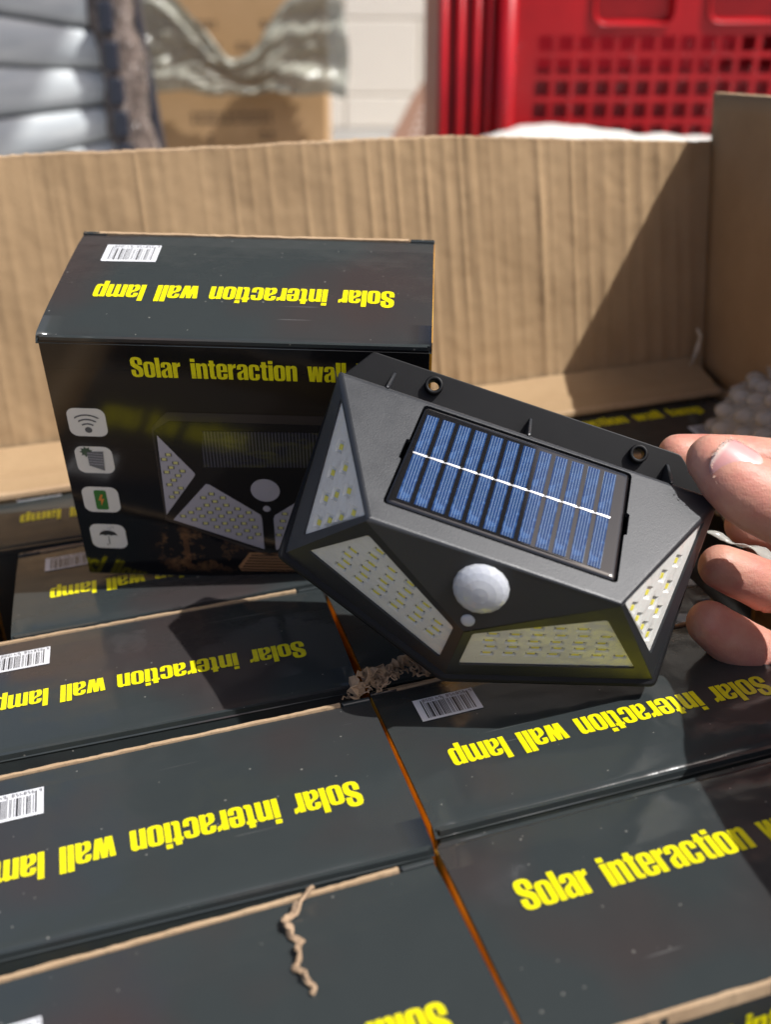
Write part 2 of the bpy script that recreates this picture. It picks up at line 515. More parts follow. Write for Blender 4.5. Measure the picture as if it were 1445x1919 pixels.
# ------------------------------------------------------------------ lettering (condensed heavy face)
X = .775
def soft(pts, r=.022):
    """round the wide-angled corners of an outline a little"""
    out = []; n = len(pts)
    for i in range(n):
        p0, p1, p2 = Vector(pts[i - 1]), Vector(pts[i]), Vector(pts[(i + 1) % n])
        a, b = p0 - p1, p2 - p1
        la, lb = a.length, b.length
        ang = math.degrees(a.angle(b)) if la > 1e-6 and lb > 1e-6 else 0
        if 100 < ang < 172:
            k = min(r, la * .45, lb * .45)
            q0, q1 = p1 + a / la * k, p1 + b / lb * k
            out += [tuple(q0), tuple((q0 + q1) / 4 + p1 / 2), tuple(q1)]
        else:
            out.append(tuple(p1))
    return out
GL = {
 'l': (.17, [[(0, 0), (.17, 0), (.17, 1), (0, 1)]]),
 'i': (.17, [[(0, 0), (.17, 0), (.17, X), (0, X)]], [[(0, .84), (.17, .84), (.17, 1), (0, 1)]]),
 'o': (.42, [[(.13, -.01), (.29, -.01), (.38, .03), (.42, .13), (.42, .65), (.38, .75), (.29, .79), (.13, .79), (.04, .75), (0, .65), (0, .13), (.04, .03)],
             [(.165, .14), (.165, .64), (.185, .675), (.235, .675), (.255, .64), (.255, .14), (.235, .105), (.185, .105)]]),
 'n': (.42, [[(0, 0), (.17, 0), (.17, .61), (.19, .65), (.23, .65), (.25, .61), (.25, 0), (.42, 0), (.42, .66), (.39, .75), (.32, .79), (.25, .785), (.17, .73), (.17, X), (0, X)]]),
 'm': (.64, [[(0, 0), (.16, 0), (.16, .61), (.175, .65), (.21, .65), (.235, .61), (.235, 0), (.40, 0), (.40, .61), (.42, .65), (.455, .65), (.475, .61), (.475, 0), (.64, 0), (.64, .66), (.61, .75), (.55, .79), (.47, .785), (.39, .72), (.34, .78), (.25, .785), (.16, .73), (.16, X), (0, X)]]),
 'r': (.30, [[(0, 0), (.17, 0), (.17, .50), (.20, .575), (.30, .60), (.30, .79), (.23, .775), (.17, .69), (.17, X), (0, X)]]),
 'a': (.41, [[(.25, 0), (.41, 0), (.41, .64), (.37, .75), (.28, .79), (.12, .79), (.04, .75), (0, .65), (0, .52), (.155, .52), (.155, .64), (.18, .68), (.225, .68), (.245, .64), (.245, .54), (.20, .47), (.05, .38), (0, .29), (0, .11), (.04, .01), (.11, -.01), (.18, 0), (.25, .07)],
             [(.16, .13), (.16, .30), (.245, .40), (.245, .13), (.225, .10), (.18, .10)]]),
 'e': (.41, [[(.41, .37), (.165, .37), (.165, .14), (.185, .105), (.23, .105), (.25, .14), (.25, .28), (.41, .28), (.41, .13), (.37, .03), (.28, -.01), (.13, -.01), (.04, .03), (0, .13), (0, .65), (.04, .75), (.13, .79), (.28, .79), (.37, .75), (.41, .65)],
             [(.165, .46), (.165, .64), (.185, .68), (.23, .68), (.25, .64), (.25, .46)]]),
 'c': (.41, [[(.41, .49), (.25, .49), (.25, .64), (.23, .68), (.185, .68), (.165, .64), (.165, .14), (.185, .105), (.23, .105), (.25, .14), (.25, .31), (.41, .31), (.41, .13), (.37, .03), (.28, -.01), (.13, -.01), (.04, .03), (0, .13), (0, .65), (.04, .75), (.13, .79), (.28, .79), (.37, .75), (.41, .65)]]),
 't': (.27, [[(.05, .11), (.08, .02), (.15, 0), (.27, 0), (.27, .125), (.225, .13), (.215, .16), (.215, .655), (.27, .655), (.27, X), (.215, X), (.215, .93), (.05, .93), (.05, X), (0, X), (0, .655), (.05, .655)]]),
 'w': (.60, [[(0, X), (.07, 0), (.265, 0), (.30, .36), (.335, 0), (.53, 0), (.60, X), (.44, X), (.425, .40), (.375, X), (.225, X), (.175, .40), (.16, X)]]),
 'p': (.42, [[(0, -.21), (.17, -.21), (.17, .04), (.23, -.01), (.32, -.01), (.39, .03), (.42, .13), (.42, .65), (.39, .75), (.32, .79), (.23, .785), (.17, .73), (.17, X), (0, X)],
             [(.172, .14), (.172, .64), (.19, .675), (.23, .675), (.25, .64), (.25, .14), (.23, .105), (.19, .105)]]),
 'S': (.45, [[(.45, .62), (.28, .62), (.28, .82), (.26, .87), (.19, .87), (.17, .82), (.17, .74), (.20, .67), (.38, .52), (.44, .43), (.45, .34), (.45, .16), (.40, .04), (.29, -.01), (.15, -.01), (.05, .04), (0, .16), (0, .36), (.17, .36), (.17, .16), (.19, .115), (.26, .115), (.28, .16), (.28, .29), (.25, .355), (.08, .49), (.01, .58), (0, .66), (0, .83), (.05, .96), (.16, 1.01), (.29, 1.01), (.40, .96), (.45, .84)]]),
}
GL = {k: (v[0], [[soft(l) for l in g] for g in v[1:]]) for k, v in GL.items()}
SEG = {'0': 'abcdef', '1': 'bc', '4': 'bcfg', '5': 'acdfg', '6': 'acdefg', '8': 'abcdefg', '9': 'abcdfg'}
def seg_rects(ch):
    w, h, t = .5, 1., .13
    q = {'a': (t, h - t, w - t, h), 'g': (t, h / 2 - t / 2, w - t, h / 2 + t / 2), 'd': (t, 0, w - t, t), 'f': (0, h / 2, t, h), 'e': (0, 0, t, h / 2 - .005),
         'b': (w - t, h / 2, w, h), 'c': (w - t, 0, w, h / 2 - .005)}
    return [q[c] for c in SEG[ch]]

def text_width(s, gap=.035, space=.36):
    w = 0
    for ch in s: w += space if ch == ' ' else GL[ch][0] + gap
    return w - gap

def text_flat(s, x0, y0, width, cap, rot180=False, gap=.035, space=.36):
    """lettering running +x from x0, baseline y0, total width and cap height given"""
    F = Flat(); k = width / text_width(s, gap, space); x = 0
    for ch in s:
        if ch == ' ': x += space; continue
        for g in GL[ch][1]:
            if rot180: F.add(g, lambda p, x=x: (x0 + width - (p[0] + x) * k, y0 - p[1] * cap))
            else: F.add(g, lambda p, x=x: (x0 + (p[0] + x) * k, y0 + p[1] * cap))
        x += GL[ch][0] + gap
    return F
TITLE = 'Solar interaction wall lamp'

def barcode(parent, rot_o, ex, ey, lift):
    """white label 21 x 13 mm, bars and digits; printed upside down to the title side"""
    lab = Flat().add([[(-.0105, -.0065), (.0105, -.0065), (.0105, .0065), (-.0105, .0065)]]).build('barcode_label', M_WHITEPRINT, parent, rot_o, ex, ey)
    lift = Vector(lift)
    B = Flat(); r = random.Random(5); x = -.0085
    while x < .0078:
        w = r.choice((.00022, .00022, .00044, .00066)); guard = x < -.0080 or x > .0070 or abs(x) < .0005
        lo = -.0052 if guard else -.0034
        B.add([[(x, lo), (x + w, lo), (x + w, .0054), (x, .0054)]]); x += w + r.choice((.00024, .00024, .00045, .0006))
    B.build('bars', M_INK, lab, Vector(rot_o) + lift, ex, ey)
    D = Flat()
    for s, xx in (('6', -.0100), ('958458', -.0078), ('641006', .0006)):
        for i, ch in enumerate(s):
            for a, b, c, d in seg_rects(ch):
                k = .0016; ox = xx + i * .00118; oy = -.0058
                D.add([[(ox + a * k, oy + b * k), (ox + c * k, oy + b * k), (ox + c * k, oy + d * k), (ox + a * k, oy + d * k)]])
    D.build('digits', M_INK, lab, Vector(rot_o) + lift, ex, ey)
    return lab

# ------------------------------------------------------------------ product box (origin: centre of its top)
BL_, BD_, BH_ = .138, .0744, .1136
def crown(x, y):
    """the lid sags towards its long edges"""
    t = y / (BD_ / 2)
    return -.0012 * t ** 4 + .0004 * (1 - (x / (BL_ / 2)) ** 2)
def drape(o):
    for v in o.data.vertices: v.co.z += crown(v.co.x, v.co.y)
    return o
def make_box(name, label, group, H=BH_, full=False):
    t = thing(name, label, 'box', group)
    hx, hy = BL_ / 2, BD_ / 2
    # body with rounded long top edge at the hinge side
    bm = bmesh.new(); nx = 14
    box_bm(bm, -hx + .0007, hx - .0007, -hy, hy, -H, -.0013)
    bmesh.ops.bevel(bm, geom=[e for e in bm.edges if abs(e.verts[0].co.z - e.verts[1].co.z) > .01 or (e.verts[0].co.z < -.05 and e.verts[1].co.z < -.05)],
                    offset=.0008, segments=2, affect='EDGES')
    link('body', bm_mesh('body', bm), M_BLACK, t)
    # lid panel: profile across the depth, rounded over the front edge, slightly domed
    prof = []
    r = .0036
    for k in range(7):
        a = R(180 - 90 * k / 6)
        prof.append((-hy - .0003 + r + r * math.cos(a), -r + r * math.sin(a)))
    for k in range(1, 9):
        y = -hy + r + (2 * hy - r - .0016) * k / 8
        prof.append((y, 0))
    vs = []; fs = []; N = 16; n = len(prof)
    for i in range(N + 1):
        x = -hx + 2 * hx * i / N
        for j, (y, z) in enumerate(prof):
            vs.append((x, y, z + crown(x, max(-hy, y)) * (1 if j > 0 else 0)))
    for i in range(N):
        for j in range(n - 1):
            a = i * n + j; fs.append((a, a + n, a + n + 1, a + 1))
    # underside
    m = len(vs)
    for i in (0, N):
        x = -hx + 2 * hx * i / N
        vs += [(x, -hy - .0003, -.0035), (x, prof[-1][0], -.0013)]
    fs.append((m, m + 2, 0 + N * n, 0)); fs.append((m + 1, n - 1, N * n + n - 1, m + 3)); fs.append((m, m + 1, m + 3, m + 2))
    fs.append(tuple([m] + list(range(n)) + [m + 1])[::-1]); fs.append(tuple([m + 2] + [N * n + j for j in range(n)] + [m + 3]))
    lid = link('lid', mesh('lid', vs, fs), M_BLACK, t, smooth=False)
    for p in lid.data.polygons:
        if len(p.vertices) == 4 and p.index < N * (n - 1) and (p.index % (n - 1)) < 7: p.use_smooth = True
    # raw corrugated edge of the back wall, seen behind the lid, slightly wavy
    vs = []; fs = []; K = 60; rg = random.Random(3)
    for i in range(K + 1):
        x = -hx + .0006 + (hx * 2 - .0105) * i / K
        w0 = hy - .0012 + .00008 * math.sin(i * .7) + rg.uniform(-.0001, .0001)
        w1 = hy + .0001 + .0001 * math.sin(i * .43 + 1) + rg.uniform(-.00012, .00012)
        zt = -.0003 + rg.uniform(0, .00025)
        vs += [(x, w0, -.004), (x, w0, zt), (x, w1, zt), (x, w1, -.004)]
    for i in range(K):
        a = i * 4
        for j in range(3): fs.append((a + j, a + j + 4, a + j + 5, a + j + 1))
    link('raw_edge', mesh('raw_edge', vs, fs), M_KRAFT_EDGE, t)
    # dust-flap ears at both back corners
    for sx in (-1, 1):
        w = .0092
        x0, x1 = (hx - w, hx + .0002) if sx > 0 else (-hx - .0002, -hx + w)
        link('corner_ear', box_mesh('corner_ear', x0, x1, hy - .0014, hy + .0003, -.006, -.0002, .0003, 1), M_BLACK, t)
        link('side_panel', box_mesh('side_panel', hx - .0006 if sx > 0 else -hx - .0002, hx + .0002 if sx > 0 else -hx + .0006, -hy + .0035, hy - .001, -H + .001, -.0016), M_ORANGE, t)
    # print
    text_flat(TITLE, -.0545, -.0035, .1095, .0110, rot180=True).build('title_print', M_YELLOW, t, (0, 0, .00018), (1, 0, 0), (0, 1, 0))
    drape(t.children[-1])
    bl_ = barcode(t, (-.0466, .0200, .00025), (-1, 0, 0), (0, -1, 0), (0, 0, .0001))
    for o_ in [bl_] + list(bl_.children): drape(o_)
    text_flat(TITLE, -.0368, -.0168, .0960, .0083).build('title_print', M_YELLOW, t, (0, -hy - .00015, 0), (1, 0, 0), (0, 0, 1))
    if full is False:
        text_flat(TITLE, -.0368, -.0168, .0960, .0083).build('title_print', M_YELLOW, t, (0, hy + .00015, 0), (-1, 0, 0), (0, 0, 1))
    return t

def copy_tree(o, top=True):
    c = o.copy(); COL.objects.link(c)
    for ch in list(o.children):
        k = copy_tree(ch, False); k.parent = c
    return c

GRP = 'black lamp boxes in the carton'
ZT = CZ - .2229751
proto = make_box('lamp_box', '', GRP)
packed = [
 # x, y, dz, yaw, tilt, roll, flip, label
 (-.0881, .3620, -.0010, .2031, -.0069, .0163, 0, 'black box whose torn front right corner holds shredded cardboard, left of the hanging lamp'),
 (-.0683, .2737, .0020, .2297, .0171, .0165, 0, 'black box with whole yellow word Solar lit, second from bottom on the left'),
 (-.0500, .1957, .0000, .2715, .0028, .0148, 0, 'black box with the tan torn strip hanging over its lid, bottom left'),
 (.0664, .3182, -.0012, .2363, -.0043, .0240, 0, 'black box with full white barcode just below the lamp tip, partly in its shadow'),
 (.0836, .2399, .0000, .2515, .0030, .0151, 1, 'black box with upright yellow title and diagonal shade, bottom right'),
 (-.0867, .4409, -.0006, .2111, -.0091, .0145, 0, 'black box that the upright box stands on, with a sharp front left corner'),
 (-.1180, .5160, -.0013, .2018, -.0100, .0029, 0, 'blurred black box at far left under the cardboard ledge, with dull yellow letters'),
 (.1190, .5640, -.0020, .1927, .0, .0, 1, 'dark box in the far right corner with its dim title beside the bubble wrap'),
 (.0492, .3978, -.0050, .2300, .0, .010, 0, 'black box in the lamp shade right behind the shredded cardboard'),
 (.0318, .4774, -.0060, .2200, .0, .010, 0, 'black box mostly hidden behind the hanging lamp, right of the upright box'),
 (.1030, .1600, -.0060, .2600, .0, .010, 1, 'black box cut off at the bottom right frame corner'),
 (-.0270, .1140, -.0030, .2800, .0, .010, 0, 'black box below the torn strip one, outside the lower frame edge'),
]
def pose(o, x, y, z, yaw, tilt, roll, flip=0):
    # same rotation order as measured: yaw * roll(Y) * tilt(X)
    m = Matrix.Translation((x, y, z)) @ Matrix.Rotation(yaw, 4, 'Z') @ Matrix.Rotation(-roll, 4, 'Y') @ Matrix.Rotation(tilt, 4, 'X')
    if flip: m = m @ Matrix.Rotation(math.pi, 4, 'Z')
    o.matrix_world = m
boxes = []
for i, (x, y, dz, yaw, tl, rl, fl, lab) in enumerate(packed[:11]):
    o = proto if i == 0 else copy_tree(proto)
    if i: NEAR.append(o)
    o['label'] = lab; o['group'] = GRP
    pose(o, x, y, ZT + dz, yaw, tl, rl, fl)
    boxes.append(o)

# this one's top print sits a little closer to the hinge
for ch in boxes[2].children:
    if ch.name.startswith('barcode_label') or (ch.name.startswith('title_print') and abs(ch.data.vertices[0].co.y) < BD_ / 2 - .001):
        ch.location.y -= .0062; ch.location.z += .0001
# torn strip of board on the lid of box three
def ribbon(pts, width, tw, seed=1, thick=.0005, jitter=.3, facing=Vector((0, 0, 1))):
    r = random.Random(seed); vs = []; fs = []; n = len(pts)
    for i, p in enumerate(pts):
        p = Vector(p); d = (Vector(pts[min(i + 1, n - 1)]) - Vector(pts[max(i - 1, 0)])).normalized()
        side = d.cross(facing).normalized()
        a = tw(i / (n - 1)); side = Matrix.Rotation(a, 3, d) @ side; nn = side.cross(d).normalized()
        w = width(i / (n - 1)) * (1 + r.uniform(-jitter, jitter)) / 2
        vs += [p - side * w - nn * thick, p + side * w - nn * thick, p + side * w * .9 + nn * thick, p - side * w * .9 + nn * thick]
    for i in range(n - 1):
        a = i * 4
        for j in range(4): fs.append((a + j, a + (j + 1) % 4, a + 4 + (j + 1) % 4, a + 4 + j))
    fs += [(3, 2, 1, 0), tuple(len(vs) - 4 + k for k in range(4))]
    return vs, fs
pts = []
n = 46
for i in range(n):
    s = i / (n - 1)
    x = .0345 - .0075 * min(1, s * 5) + .0011 * math.sin(s * 15) + .0006 * math.sin(s * 41) - .001 * s
    y = .0362 - .0335 * s
    pts.append((x, y, .0016 + .0007 * math.sin(s * 24) + .0004 * math.sin(s * 60)))
vs, fs = ribbon(pts, lambda s: (.0030 if s < .1 else .0021) * (1 - .45 * s) , lambda s: 1.1 * math.sin(s * 17) + .5 * math.sin(s * 37), 4, .00035)
link('torn_strip', mesh('torn_strip', vs, fs), M_SHRED, boxes[2], smooth=False)

# ------------------------------------------------------------------ the upright box with its printed face
up = make_box('lamp_box', 'black box standing upright on the packed ones, showing its printed front', GRP, H=.1160, full=True)
pose(up, -.0458, .4285, CZ - .2229751 + .1187, -.0669, .2772, -.0761)
FY = -BD_ / 2
def fr(layer): return (0, FY - .0001 * layer, 0)
EX, EZ = (1, 0, 0), (0, 0, 1)
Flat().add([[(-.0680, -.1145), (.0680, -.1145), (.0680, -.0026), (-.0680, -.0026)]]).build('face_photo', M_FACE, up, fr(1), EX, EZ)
for o in up.children:
    if o.name.startswith('title_print') and o.data.vertices[0].co.y < FY:
        for v in o.data.vertices: v.co.y = FY - .0002
# icon tiles
tiles = [(-.0564, -.0377), (-.0564, -.0553), (-.0570, -.0750), (-.0570, -.0942)]
for i, (x, z) in enumerate(tiles):
    w, h = .0142 / 2, .0128 / 2
    tl = Flat().add([rr(x - w, z - h, x + w, z + h, .0032, 5)]).build('icon_tile', M_ICON, up, fr(2), EX, EZ)
    G = Flat()
    if i == 0:
        G.add([circ(x, z - .0034, .00135)])
        for rad in (.0036, .0056, .0076):
            arc = [(x + (rad + .00032) * math.cos(R(a)), z - .0042 + (rad + .00032) * math.sin(R(a))) for a in range(52, 129, 6)]
            arc += [(x + (rad - .00032) * math.cos(R(a)), z - .0042 + (rad - .00032) * math.sin(R(a))) for a in range(128, 51, -6)]
            G.add([arc])
        G.build('signal_symbol', M_P_GREY, tl, fr(3), EX, EZ)
    elif i == 1:
        G.add([[(x - .0024, z - .0026), (x + .0032, z - .0050), (x + .0038, z + .0042), (x - .0024, z + .0040)]]).build('solar_symbol', M_P_GREY, tl, fr(4), EX, EZ)
        st = []
        for k in range(18):
            rad = .0026 if k % 2 else .0017
            st.append((x - .0026 + rad * math.cos(R(k * 20)), z + .0038 + rad * math.sin(R(k * 20))))
        Flat().add([st]).build('sun_symbol', Mat('printed_dark_green', (.03, .06, .025, 1), .2).m, tl, fr(3), EX, EZ)
        L = Flat()
        for k in range(1, 6):
            zz = z - .0030 + k * .00125
            L.add([[(x - .0023, zz), (x + .0035, zz - .0004), (x + .0035, zz - .00022), (x - .0023, zz + .00018)]])
        L.build('panel_lines', M_P_PANEL, tl, fr(5), EX, EZ)
    elif i == 2:
        G.add([rr(x - .0024, z - .0050, x + .0024, z + .0048, .0009)]).build('battery_symbol', M_P_GREEN, tl, fr(3), EX, EZ)
        Flat().add([[(x + .0002, z + .0028), (x - .0011, z - .0003), (x - .0001, z - .0002), (x - .0003, z - .0030), (x + .0013, z + .0006), (x + .0002, z + .0005), (x + .0010, z + .0026)]]).build('bolt_symbol', M_P_ORANGE, tl, fr(4), EX, EZ)
    else:
        can = [(x + .0036 * math.cos(R(a)), z + .0004 + .0028 * math.sin(R(a))) for a in range(0, 181, 12)]
        sc = []
        for k in range(1, 12):
            xx = x - .0036 + .0072 * k / 12
            sc.append((xx, z + .0004 + (.0004 if k % 4 in (1, 2, 3) else -.0001)))
        G.add([can + sc])
        G.add([[(x - .00016, z - .0040), (x + .00016, z - .0040), (x + .00016, z + .0001), (x - .00016, z + .0001)]])
        G.add([[(x - .00016, z - .0042), (x - .0009, z - .0047), (x - .0013, z - .0040), (x - .0010, z - .0039), (x - .0007, z - .0043), (x - .00016, z - .0041)][::-1]])
        rd = random.Random(2)
        for k in range(9): G.add([circ(x - .0016 + .0044 * rd.random(), z + .0036 + .0018 * rd.random(), .00016, 6)])
        G.build('umbrella_symbol', M_INK, tl, fr(3), EX, EZ)
# printed picture of the lamp
def pf(name, pts, mat, layer): return Flat().add([pts]).build(name, mat, up, fr(layer), EX, EZ)
pf('printed_lamp_edge', [(-.0330, -.0395), (-.0290, -.0345), (-.0262, -.0318), (.0420, -.0318), (.0460, -.0355), (.0465, -.0850), (.0072, -.1022), (-.0330, -.0845)], M_P_EDGE, 3)
pf('printed_lamp_body', [(-.0322, -.0405), (-.0260, -.0358), (.0415, -.0358), (.0450, -.0400), (.0450, -.0835), (.0072, -.1008), (-.0322, -.0832)], M_P_BODY, 4)
pf('printed_solar_strip', [(-.0142, -.0400), (.0300, -.0392), (.0300, -.0555), (-.0155, -.0570)], M_P_SOLAR, 5)
panels = [[(-.0312, -.0425), (-.0190, -.0600), (-.0190, -.0612), (-.0322, -.0815)],
          [(-.0298, -.0840), (-.0152, -.0652), (-.0138, -.0655), (.0048, -.0800), (.0052, -.0818), (.0052, -.0982)],
          [(.0098, -.0985), (.0098, -.0818), (.0104, -.0800), (.0285, -.0655), (.0300, -.0652), (.0430, -.0840)]]
for P in panels:
    pf('printed_led_panel', P, M_P_PANEL, 5)
CH = Flat(); CS = Flat()
def inside(p, P):
    c = False
    for i in range(len(P)):
        a, b = P[i - 1], P[i]
        if (a[1] > p[1]) != (b[1] > p[1]) and p[0] < (b[0] - a[0]) * (p[1] - a[1]) / (b[1] - a[1]) + a[0]: c = not c
    return c
for P, sx, sz, ang in ((panels[0], .0030, .0042, 50), (panels[1], .0046, .0031, -22), (panels[2], .0046, .0031, 22)):
    ca, sa = math.cos(R(ang)), math.sin(R(ang))
    cxp = sum(p[0] for p in P) / len(P); czp = sum(p[1] for p in P) / len(P)
    for i in range(-9, 10):
        for j in range(-9, 10):
            u, v = (i + .5 * (j % 2)) * sx, j * sz
            x, z = cxp + u * ca - v * sa, czp + u * sa + v * ca
            if all(inside((x + a, z + b), P) for a in (-.0013, .0013) for b in (-.001, .001)):
                CH.add([[(x - .0008, z - .0006), (x + .0008, z - .0006), (x + .0008, z + .0006), (x - .0008, z + .0006)]])
                CS.add([[(x - .0013, z - .0009), (x + .0012, z - .0009), (x + .0012, z + .0006), (x - .0013, z + .0006)]])
CS.build('printed_chip_shadows', M_P_CHIPD, up, fr(6), EX, EZ)
CH.build('printed_chips', M_P_CHIP, up, fr(7), EX, EZ)
pf('printed_sensor', circ(.0074, -.0675, .0056, 28), M_P_PANEL, 5)
pf('printed_sensor_small', circ(.0074, -.0768, .0015, 14), M_P_PANEL, 5)
pf('printed_deck', [(-.0060, -.1085), (-.0010, -.1005), (.0120, -.1000), (.0210, -.1080), (.0180, -.1100), (-.0050, -.1108)], M_P_DECK, 3)
DK = Flat()
for k in range(6):
    z = -.1096 + k * .00155; w = .0115 - k * .0009
    DK.add([[(.0065 - w, z), (.0065 + w, z + .0002), (.0065 + w, z + .0007), (.0065 - w, z + .0005)]])
DK.build('printed_deck_gaps', M_P_BODY, up, fr(8), EX, EZ)

# ------------------------------------------------------------------ the big carton
KY = .1927
Wv = Vector((math.cos(KY), math.sin(KY), 0)); Nv = Vector((math.sin(KY), -math.cos(KY), 0))
K0 = Vector((.1827, .6297, 0))
KM = Matrix(((Wv.x, Nv.x, 0, K0.x), (Wv.y, Nv.y, 0, K0.y), (0, 0, 1, 0), (0, 0, 0, 1)))   # det -1 is avoided below
# local axes of the carton: a = -x' towards the left wall, b towards the camera
LEAN = .12
def K(a, b, z): return K0 + Wv * a + Nv * b + Vector((0, 0, z))
def KL(a, b, z): return K(a, b - LEAN * (z - ZT), z)
carton = thing('cardboard_box', 'large open brown corrugated carton holding the black lamp boxes', 'carton')
AL = -.392; BF = .555
Zc = ZT + .001
# rear flap: corrugation ribs and buckles pressed through the liner
rg = random.Random(11)
ribs = []; a = AL
while a < 0:
    rightness = (a - AL) / (-AL)
    ribs.append((a + rg.uniform(-.001, .001), rg.uniform(.25, 1.0) * (.35 + .65 * rightness) * .0011, rg.uniform(.0011, .0026)))
    a += rg.uniform(.0065, .0105)
big = [(-.3330, .0014, .0022), (-.3120, -.0010, .004), (-.2010, .0011, .0026), (-.1940, -.0012, .0022), (-.1280, .0011, .0022), (-.1240, -.0011, .0018), (-.1690, .0007, .002), (-.0900, .0009, .0016), (-.0560, .0008, .0016)]
def rib_h(a, z):
    h = 0
    for c, am, w in ribs:
        d = (a - c) / w
        if abs(d) < 3.5: h += am * math.exp(-d * d)
    for c, am, w in big:
        d = (a - c + .02 * (z - ZT - .12) * (1 if c < -.3 else .1)) / w
        if abs(d) < 3.5: h += .9 * am * math.exp(-d * d) * (.55 + .45 * math.sin(z * 30 + c * 50))
    h *= .75 + .5 * noise.noise(Vector((a * 40, z * 45, 9.3)))
    h += .0010 * noise.noise(Vector((a * 22, z * 16, 3.1))) + .0006 * noise.noise(Vector((a * 60, z * 40, 1.1))) + .00022 * noise.noise(Vector((a * 160, z * 170, 6.1)))
    h += .0013 * max(0, 1 - (a - AL) / .12) * noise.noise(Vector((a * 45 + z * 20, z * 14, 7.7)))
    return h
def ztop_back(a):
    t = (a - AL) / (-AL)
    base = ZT + np.interp(t, [0, .12, .27, .5, .62, .8, 1.0], [.1500, .1497, .1468, .1430, .1412, .1342, .1255])
    return base + .0004 * noise.noise(Vector((a * 300, 0, 0))) + .0010 * noise.noise(Vector((a * 35, 2, 0)))
NA, NZ = 560, 90
vs = []; fs = []
for i in range(NA + 1):
    a = AL - .02 + (-AL + .02 + .0155) * i / NA
    zt = ztop_back(a)
    for j in range(NZ + 1):
        z = Zc + (zt - Zc) * j / NZ
        vs.append(KL(a, rib_h(a, z) - .0035 * min(1, (zt - z) / .02) * 0 , z))
for i in range(NA):
    for j in range(NZ):
        q = i * (NZ + 1) + j; fs.append((q, q + NZ + 1, q + NZ + 2, q + 1))
nf = len(vs)
link('back_flap', mesh('back_flap', vs, fs), M_KRAFT, carton, smooth=True)
vs = []; fs = []
for i in range(NA + 1):                       # torn top edge and the far side of the board
    a = AL - .02 + (-AL + .02 + .0155) * i / NA
    zt = ztop_back(a)
    j1 = .0003 * noise.noise(Vector((a * 500, 5, 0)))
    vs += [KL(a, rib_h(a, zt) + .0001, zt - .0006), KL(a, rib_h(a, zt) - .0006, zt + .0004 + j1), KL(a, -.0028, zt + .0005 - j1), KL(a, -.0036, zt - .0006), KL(a, -.0036, Zc)]
for i in range(NA):
    for j in range(4):
        q = i * 5 + j; fs.append((q, q + 5, q + 6, q + 1))
link('raw_top_edge', mesh('raw_top_edge', vs, fs), M_KRAFT_EDGE, carton, smooth=False)
# frayed fibres along the cut
vs = []; fs = []
for k in range(420):
    a = rg.uniform(AL, -.002); zt = ztop_back(a); l = rg.uniform(.0006, .0022); b = rg.uniform(-.003, .0005)
    d = Wv * rg.uniform(-1, 1) * l + Vector((0, 0, 1)) * rg.uniform(.1, .9) * l + Nv * rg.uniform(-.6, .6) * l
    p = KL(a, b, zt); q = len(vs); w = Wv * .00012
    vs += [p - w, p + w, p + d]; fs.append((q, q + 1, q + 2))
link('frayed_fibres', mesh('frayed_fibres', vs, fs), M_KRAFT_EDGE, carton, kind='stuff')

def panel(name, quad, thick, normal, mat=M_KRAFT, div=(40, 12), amp=.0008, seed=0., edge=True):
    """board panel from four corners (a0 bottom, a1 bottom, a1 top, a0 top), thickness along -normal"""
    q = [Vector(p) for p in quad]; nrm = Vector(normal).normalized()
    vs = []; fs = []; nu, nv = div
    for side in (0, 1):
        for i in range(nu + 1):
            for j in range(nv + 1):
                u, v = i / nu, j / nv
                p = q[0] * (1 - u) * (1 - v) + q[1] * u * (1 - v) + q[2] * u * v + q[3] * (1 - u) * v
                e = min(u, 1 - u, v, 1 - v) * 6
                h = amp * noise.noise(p * 25 + Vector((seed, 0, 0))) * min(1, e) + amp * .4 * math.sin((u * (q[1] - q[0]).length / .0085) * 2 * math.pi) * .3 * (1 - side)
                vs.append(p + nrm * (h if side == 0 else -thick))
    M_ = (nu + 1) * (nv + 1)
    for i in range(nu):
        for j in range(nv):
            a_ = i * (nv + 1) + j
            fs.append((a_, a_ + nv + 1, a_ + nv + 2, a_ + 1)); fs.append((M_ + a_, M_ + a_ + 1, M_ + a_ + nv + 2, M_ + a_ + nv + 1))
    rim = [i * (nv + 1) for i in range(nu + 1)] + [nu * (nv + 1) + j for j in range(1, nv + 1)] + [i * (nv + 1) + nv for i in range(nu - 1, -1, -1)] + [j for j in range(nv - 1, 0, -1)]
    for k in range(len(rim)):
        a_, b_ = rim[k], rim[(k + 1) % len(rim)]
        fs.append((a_, M_ + a_, M_ + b_, b_))
    me = mesh(name, vs, fs)
    o = link(name, me, [mat, M_KRAFT_EDGE], carton, smooth=True)
    for p in me.polygons:
        if p.index >= 2 * nu * nv: p.material_index = 1; p.use_smooth = False
    return o
Zf = .0035
panel('back_wall', [K(AL, -.0002, Zf), K(0, -.0002, Zf), K(0, -.0002, Zc - .0006), K(AL, -.0002, Zc - .0006)], .0036, Nv, seed=1)
panel('right_wall', [K(.0005, .001, Zf), K(.0005, BF, Zf), K(.0005, BF, Zc - .0005), K(.0005, .001, Zc - .0005)], .0036, -Wv, seed=2)
panel('left_wall', [K(AL - .001, 0, Zf), K(AL - .001, BF, Zf), K(AL - .001, BF, Zc + .004), K(AL - .001, 0, Zc + .004)], .0036, Wv, seed=3)
panel('front_wall', [K(AL, BF, Zf), K(0, BF, Zf), K(0, BF, Zc - .010), K(AL, BF, Zc - .010)], .0036, -Nv, seed=4)
panel('bottom', [K(AL, 0, .0), K(0, 0, .0), K(0, BF, .0), K(AL, BF, .0)], .0035, (0, 0, 1), seed=5)
